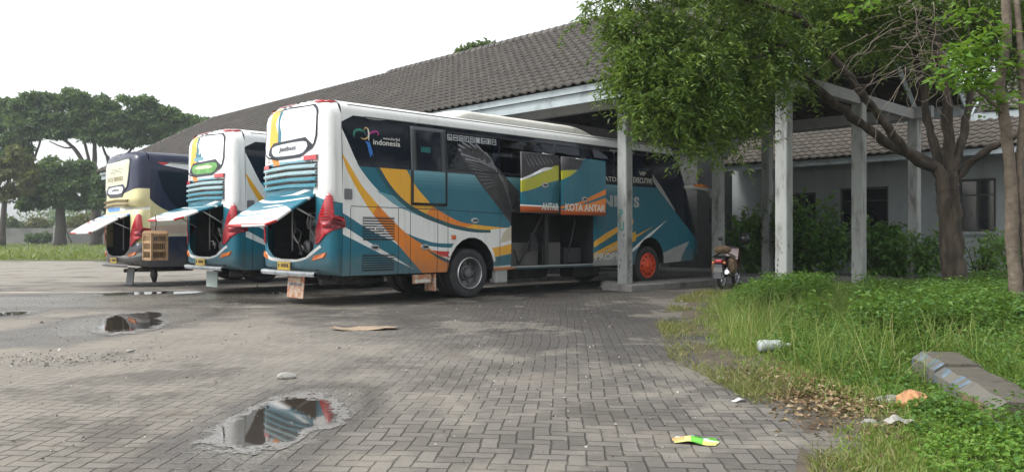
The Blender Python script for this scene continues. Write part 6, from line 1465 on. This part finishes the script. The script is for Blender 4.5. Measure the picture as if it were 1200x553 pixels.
mb = MB(); mb.grid(lambda u, v: (-.18 + u*.95, (.10 + .03*math.sin(u*3))*math.cos(v), .74 + .02*math.sin(u*6) + .055*math.sin(v)), list(np.linspace(0, 1, 12)), list(np.linspace(0, math.pi, 9))); mb.box((.28, 0, .73), (.92, .2, .05), bev=.02); mb.build('seat', MATS['seam_black'], mc)
mb = MB(); mb.prism([(-.25, .62), (-.1, .58), (.5, .50), (.52, .70), (-.1, .74), (-.26, .72)], lambda u, v: (u, -.10, v), lambda u, v: (u, .10, v)); mb.prism([(.85, .45), (1.0, .50), (1.05, .92), (.92, .98), (.80, .70)], lambda u, v: (u, -.16, v), lambda u, v: (u, .16, v)); mb.build('fairing', M('bike_dark_red', (.10, .015, .02), rough=.25, coat=.5), mc)
mb = MB(); mb.box((-.27, 0, .68), (.05, .16, .07), bev=.015); mb.build('tail_lamp', MATS['red_lens'], mc)
for sg in (-1, 1):
    mb = MB(); mb.box((-.25, .14*sg, .64), (.06, .07, .05), bev=.02); mb.build('turn_lamp', MATS['orange_lens'], mc)
mb = MB(); mb.prism([(-.30, .60), (-.22, .62), (-.30, .30), (-.36, .26)], lambda u, v: (u, -.09, v), lambda u, v: (u, .09, v)); mb.build('rear_mudguard', blk, mc)
mb = MB(); mb.box((-.335, 0, .47), (.012, .22, .12), bev=.003, rot=Matrix.Rotation(.15, 3, 'Y')); mb.build('licence_plate', M('plate_white', (.10, .10, .10), rough=.5, dirt=(.05, .05, .05, .9), dscale=12), mc)
mb = MB(); mb.tube([(.5, -.15, .28), (.1, -.17, .34), (-.22, -.18, .42)], [.03, .05, .055], 12); mb.build('exhaust', chrome, mc)
for sg in (-1, 1):
    mb = MB(); mb.tube([(.1, sg*.10, .62), (.02, sg*.10, .32)], [.03, .035], 10); mb.build('shock_absorber', chrome, mc)
mb = MB(); mb.tube([(.92, -.36, 1.02), (1.0, -.2, 1.04), (1.03, 0, .99), (1.0, .2, 1.04), (.92, .36, 1.02)], .016, 8); mb.build('handlebar', blk, mc)
for sg in (-1, 1):
    mb = MB(); mb.tube([(.97, .26*sg, 1.04), (.95, .31*sg, 1.18)], .007, 5); bm = bmesh.new(); bmesh.ops.create_icosphere(bm, subdivisions=2, radius=.065); mb.bm(bm, Matrix.Translation((.94, .32*sg, 1.22)) @ Matrix.Diagonal((.35, 1, .8, 1)), 0, True); mb.build('mirror', blk, mc)
# helmet over the right mirror
Rz = Matrix.Rotation(ANG + .25, 3, 'Z')
hp = mc_p + Rz @ Vector((.92, -.30, 1.13))
he = empty('helmet', hp, ANG + .25, 'black helmet hung over the right mirror of the motorcycle', 'helmet')
bm = bmesh.new(); bmesh.ops.create_uvsphere(bm, u_segments=24, v_segments=16, radius=.135)
for v in bm.verts: v.co.x *= 1.12; v.co.z = max(v.co.z, -.095) + .09
mb = MB(); mb.bm(bm, None, 0, True); mb.build('shell', blk, he)
mb = MB(); mb.grid(lambda a, z: (.158*math.cos(a), .141*math.sin(a), z), list(np.linspace(-1.1, 1.1, 14)), [.045, .08, .12]); mb.build('visor', MATS['black_gloss'], he)
# cloth bags slung over the seat
jb = M('jute_cloth', (.14, .098, .06), rough=.95, var=.25, vscale=12, bump=.5, bscale=60)
bg = empty('saddle_bag', mc_p + Rz @ Vector((.2, 0, .5)), ANG + .25, 'pair of beige cloth bags slung over the motorcycle seat', 'bag')
for sg in (-1, 1):
    bm = bmesh.new(); bmesh.ops.create_icosphere(bm, subdivisions=4, radius=1); rr = random.Random(3 + sg)
    for v in bm.verts:
        c = v.co.normalized(); f = 1 + .06*math.sin(c.x*7 + sg) + .05*math.sin(c.z*9 + c.y*5); p = [math.copysign(abs(q)**.7, q) for q in c]
        v.co = Vector((p[0]*.17*f, p[1]*.085*f*(1.15 - .25*p[2]), p[2]*.19*f))
    mb = MB(); mb.bm(bm, Matrix.Translation((.0,   .20*sg, .06)), 0, True); mb.build('pouch', jb, bg)
mb = MB(); mb.grid(lambda y, x: (x, y, .325 + .04*math.cos(y*7) - .5*max(0, abs(y) - .12)**1.2), list(np.linspace(-.27, .27, 15)), list(np.linspace(-.18, .18, 7))); mb.build('strap_cloth', jb, bg)
# folded jacket on the bags
bm = bmesh.new(); bmesh.ops.create_icosphere(bm, subdivisions=4, radius=1)
for v in bm.verts:
    c = v.co.copy(); v.co = Vector((c.x*.20, c.y*.18, c.z*.10))*(1 + .10*math.sin(c.x*6 + c.y*9) + .06*math.sin(c.z*14))
mb = MB(); mb.bm(bm, None, 0, True); tag(mb.build('bundle', M('bundle_cloth', (.15, .105, .062), rough=.95, var=.35, vscale=9), None, mc_p + Rz @ Vector((.15, .03, .95))), 'brown cloth bundle resting on the motorcycle seat', 'bundle')

# old painted kerb blocks half buried in weeds
kp = [M('kerb_old', (.082, .073, .056), rough=.9, var=.25, vscale=8, bump=.6, bscale=50, dirt=(.09, .085, .07, .8), dscale=5), M('kerb_blue_paint', (.10, .145, .19), rough=.85, var=.35, vscale=10, dirt=(.10, .095, .08, .95), dscale=7, dthr=(.42, .56)), M('kerb_white_paint', (.125, .122, .105), rough=.85, var=.25, vscale=9, dirt=(.12, .11, .09, .9), dscale=9, dthr=(.42, .6)), M('kerb_brown', (.17, .12, .075), rough=.95, var=.3)]
ka, kb = Vector((3.82, 7.15, 0)), Vector((3.28, 5.05, 0)); kd = (kb - ka).normalized(); kn = 3; kl = (kb - ka).length/kn
lab = ['weathered grey kerb block at the far end of the kerb', 'kerb block with flaking pale blue paint on its face', 'brownish kerb block at the near end, overgrown by weeds']
for k in range(kn):
    c = ka + kd*(kl*(k + .5)); rr = random.Random(k); h = .225 + rr.uniform(-.006, .006)
    sec = [(-.19, 0), (-.18, h*.70), (-.10, h*.96), (.15, h), (.18, h*.94), (.19, 0)]; l = kl/2 - .005; n = 6
    bm = bmesh.new(); rows = []
    for i in range(n + 1):
        u = -l + 2*l*i/n; rows.append([bm.verts.new((u, a + rr.uniform(-.008, .008), b + (rr.uniform(-.01, .008) if b else -.1))) for a, b in sec])
    for i in range(n):
        for j in range(len(sec) - 1):
            f = bm.faces.new((rows[i][j], rows[i+1][j], rows[i+1][j+1], rows[i][j+1])); f.material_index = [2, 2, 0, 0, 0][j]
            if k in (0, 1) and j < 2: f.material_index = 1 if (i*3 + j) % 4 < 2 else 2
            if k == 2 and j == 0: f.material_index = 3
    bm.faces.new(rows[0]); bm.faces.new(rows[-1][::-1])
    bmesh.ops.recalc_face_normals(bm, faces=bm.faces[:])
    me = bpy.data.meshes.new('kerb_block'); bm.to_mesh(me); bm.free()
    for m in kp: me.materials.append(m)
    o = bpy.data.objects.new('kerb_block', me); COL.objects.link(o); o.location = c + Vector((0, 0, float(bank_h(c.x, c.y)) - .05)); o.rotation_euler = (rr.uniform(-.02, .02), rr.uniform(-.015, .015), math.atan2(kd.y, kd.x) + rr.uniform(-.02, .02))
    tag(o, lab[k], 'kerb block', 'old kerb blocks in the weeds')

# litter
def crumple(name, p, w, d, h, mat, label, cat, rz=0.0, seed=1, fold=6, mats=None, pick=None):
    rr = random.Random(seed); mb = MB(); nx, ny = 16, 10; ph = [rr.uniform(0, 6) for _ in range(4)]
    def f(u, v): return (u*w*(1 + .08*math.sin(v*7 + ph[0])), v*d*(1 + .12*math.sin(u*6 + ph[1])), .006 + h*max(0, (.35 + .4*math.sin(u*fold + ph[2]) + .35*math.sin(v*fold*1.2 + ph[3]))*(1 - (2*abs(u))**4)))
    us = list(np.linspace(-.5, .5, nx)); vs = list(np.linspace(-.5, .5, ny))
    mb.grid(f, us, vs, sm=True)
    if pick:
        i = 0
        for a in range(nx - 1):
            for b in range(ny - 1): mb.m[i] = pick(us[a], vs[b]); i += 1
    return tag(mb.build(name, mats or mat, None, p, fix=False), label, cat) if not rz else _rot(tag(mb.build(name, mats or mat, None, p, fix=False), label, cat), rz)
def _rot(o, rz): o.rotation_euler.z = rz; return o
wr = [M('wrap_yellow', (.62, .60, .20), rough=.3, coat=.3), M('wrap_green', (.14, .48, .06), rough=.3, coat=.3), M('wrap_white', (.62, .66, .60), rough=.3), M('wrap_orange', (.52, .32, .12), rough=.35), M('wrap_dark_green', (.03, .13, .06), rough=.3)]
crumple('snack_wrapper', G(815, 516),   .27, .19, .022, None, 'yellow and green snack wrapper lying on the paving', 'wrapper', -.25, 4, 7, wr, lambda u, v: 3 if (u < -.25 and -.2 < v < .25) else 1 if (-.1 < u < .12 and v < .25) or (u > .30 and v > 0) else 4 if (v > .28 and u > -.05) else 2 if (u > .02 and v > -.1) or (u < -.05 and v > .25) else 0)
g = G(427, 384.5); rr = random.Random(6); op = [(-.46, -.10), (-.30, -.20), (-.05, -.15), (.10, -.22), (.42, -.16), (.47, .02), (.30, .08), (.36, .20), (.05, .16), (-.10, .24), (-.22, .12), (-.44, .16), (-.38, .02)]
bm = bmesh.new(); bmesh.ops.create_grid(bm, x_segments=30, y_segments=16, size=.5)
cc = np.array([[f.calc_center_median().x, f.calc_center_median().y*.55] for f in bm.faces]); ins = inside(cc, op); bm.faces.ensure_lookup_table()
bmesh.ops.delete(bm, geom=[f for f, k in zip(bm.faces[:], ins) if not k], context='FACES')
for v in bm.verts: v.co.y *= .55; v.co.z = .012 + .010*math.sin(v.co.x*9 + v.co.y*5) + max(0, v.co.x - .2)*.10 + max(0, -.25 - v.co.x)*.08
mb = MB(); mb.bm(bm, None, 0, True); o = tag(mb.build('flat_cardboard', M('cardboard', (.30, .225, .155), rough=.9, var=.2, dirt=(.14, .11, .08, .7), dscale=6), None, (g.x, g.y, .004), fix=False), 'flattened brown cardboard lying before the rear wheel', 'cardboard'); o.rotation_euler.z = .12
md = o.modifiers.new('thick', 'SOLIDIFY'); md.thickness = .006
crumple('scrap_of_paper', G(866, 469.5), .12, .05, .02, M('paper_white', (.48, .48, .47), rough=.7), 'small white paper scrap on the paving below the bottle', 'paper', .3, 8)
crumple('scrap_of_paper', G(845, 443), .08, .06, .02, MATS['paper_white'], 'tiny white paper scrap nearest the grass edge', 'paper', .9, 9)
crumple('torn_paper', G(1056, 494, .05), .20, .09, .05, M('paper_grey', (.30, .29, .26), rough=.8), 'crumpled greyish paper on the dead leaves', 'paper', .1, 10)
bm = bmesh.new(); bmesh.ops.create_icosphere(bm, subdivisions=4, radius=1); rr = random.Random(8); vv = [(Vector((rr.gauss(0, 1), rr.gauss(0, 1), rr.gauss(0, 1))).normalized(), rr.uniform(5, 11), rr.uniform(0, 6)) for _ in range(7)]
for v in bm.verts:
    q = v.co.copy(); f = .8 + sum(.085*abs(math.sin(q.dot(d_)*w_ + p_)) for d_, w_, p_ in vv); v.co = Vector((q.x*.115*f, q.y*.085*f, max(q.z, -.5)*.075*f))
g = G(1071, 466, .10); mb = MB(); mb.bm(bm); o = tag(mb.build('crumpled_bag', M('wrap_peach', (.38, .19, .085), rough=.6, var=.35, vscale=14), None, (g.x, g.y, float(bank_h(g.x, g.y)) + .05)), 'crumpled orange brown bag in the weeds by the kerb', 'bag'); o.rotation_euler = (0, .2, .4)
# plastic bottle
bo = G(905, 408, .08); o = empty('plastic_bottle', bo + Vector((0, 0, .04)), .12, 'empty clear plastic bottle lying in the grass edge', 'bottle')
mb = MB(); mb.lathe([(0, -.15), (.055, -.15), (.062, -.13), (.062, -.03), (.055, 0), (.062, .03), (.060, .08), (.03, .14), (.022, .15), (.022, .17)], 'X', (0, 0, 0), 18); mb.build('bottle_body', M('cloudy_plastic', (.36, .40, .38), rough=.25, var=.1), o)
mb = MB(); mb.lathe([(.026, .165), (.026, .2), (0, .2)], 'X', (0, 0, 0), 14); mb.build('cap', M('cap_pale', (.6, .62, .6), rough=.4), o)
# stones
for k, (px, py, r_, lb) in enumerate(((1044, 474, .085, 'flat grey stone beside the orange bag'), (1020, 498, .05, 'small stone among the dead leaves'), (975, 365, .16, 'dark rock half hidden in the weeds by the columns'), (672, 340, .0, ''), (152, 411, .035, 'pebble on the left of the yard'), (335, 442, .07, 'pale stone above the large puddle'))):
    if r_ == 0: continue
    rr = random.Random(k); bm = bmesh.new(); bmesh.ops.create_icosphere(bm, subdivisions=2, radius=r_)
    for v in bm.verts: v.co = Vector((v.co.x*1.3, v.co.y, v.co.z*.5))*(1 + rr.uniform(-.14, .14))
    g = G(px, py, .0); g.z = float(bank_h(g.x, g.y)) if g.x > xb(g.y) else .0
    mb = MB(); mb.bm(bm); tag(mb.build('stone', M('stone_grey', (.26, .25, .23), rough=.9, var=.25, vscale=14), None, (g.x, g.y, g.z + r_*.3)), lb, 'stone', 'loose stones')

# ------------------------------------------------------------------ light, air, camera
w = bpy.data.worlds.new('World'); sc.world = w; w.use_nodes = True; nt = w.node_tree
bg_ = nt.nodes['Background']; sky = nt.nodes.new('ShaderNodeTexSky'); sky.sky_type = 'NISHITA'; sky.sun_disc = False
sd = Vector((-.80, -.34, 1.05)).normalized(); el = math.asin(sd.z); sky.sun_elevation = el; sky.sun_rotation = math.atan2(sd.x, sd.y); sky.dust_density = 3.0; sky.air_density = 1.2
hs = nt.nodes.new('ShaderNodeHueSaturation'); hs.inputs['Saturation'].default_value = .18; nt.links.new(sky.outputs[0], hs.inputs['Color']); nt.links.new(hs.outputs[0], bg_.inputs[0]); bg_.inputs[1].default_value = SKY
lt = bpy.data.lights.new('sun', 'SUN'); lt.energy = SUN; lt.angle = R(14); lt.color = (1, .97, .92); lo = bpy.data.objects.new('sun', lt); COL.objects.link(lo); lo.rotation_euler = sd.to_track_quat('Z', 'Y').to_euler()
mb = MB(); mb.box((0, 330, 26), (1440, 800, 54)); hz = mb.build('haze', [], None); tag(hz, kind='stuff', label='thin pale haze over the yard and trees', cat='haze')
hm = bpy.data.materials.new('haze_air'); hm.use_nodes = True; hn = hm.node_tree; hn.nodes.clear(); ho = hn.nodes.new('ShaderNodeOutputMaterial'); pv = hn.nodes.new('ShaderNodeVolumePrincipled'); pv.inputs['Color'].default_value = (.86, .92, .97, 1); pv.inputs['Density'].default_value = HAZE; pv.inputs['Anisotropy'].default_value = .1; hn.links.new(pv.outputs[0], ho.inputs['Volume']); hz.data.materials.append(hm)
cam = bpy.data.cameras.new('camera'); co = bpy.data.objects.new('camera', cam); COL.objects.link(co); co.location = (0, 0, CAMZ); co.rotation_euler = (R(90), 0, 0)
cam.sensor_width = 36; cam.lens = 36*F/1200; cam.clip_end = 2000; cam.clip_start = .05; cam.shift_y = -(HY - 276.5)/1200
sc.camera = co
sc.view_settings.view_transform = 'Standard'; sc.view_settings.look = 'None'; sc.view_settings.exposure = EXPO; sc.view_settings.gamma = 1
sc.render.engine = 'CYCLES'
sc.cycles.max_bounces = 6; sc.cycles.volume_bounces = 0; sc.cycles.diffuse_bounces = 3; sc.cycles.glossy_bounces = 3; sc.cycles.transmission_bounces = 4; sc.cycles.transparent_max_bounces = 8
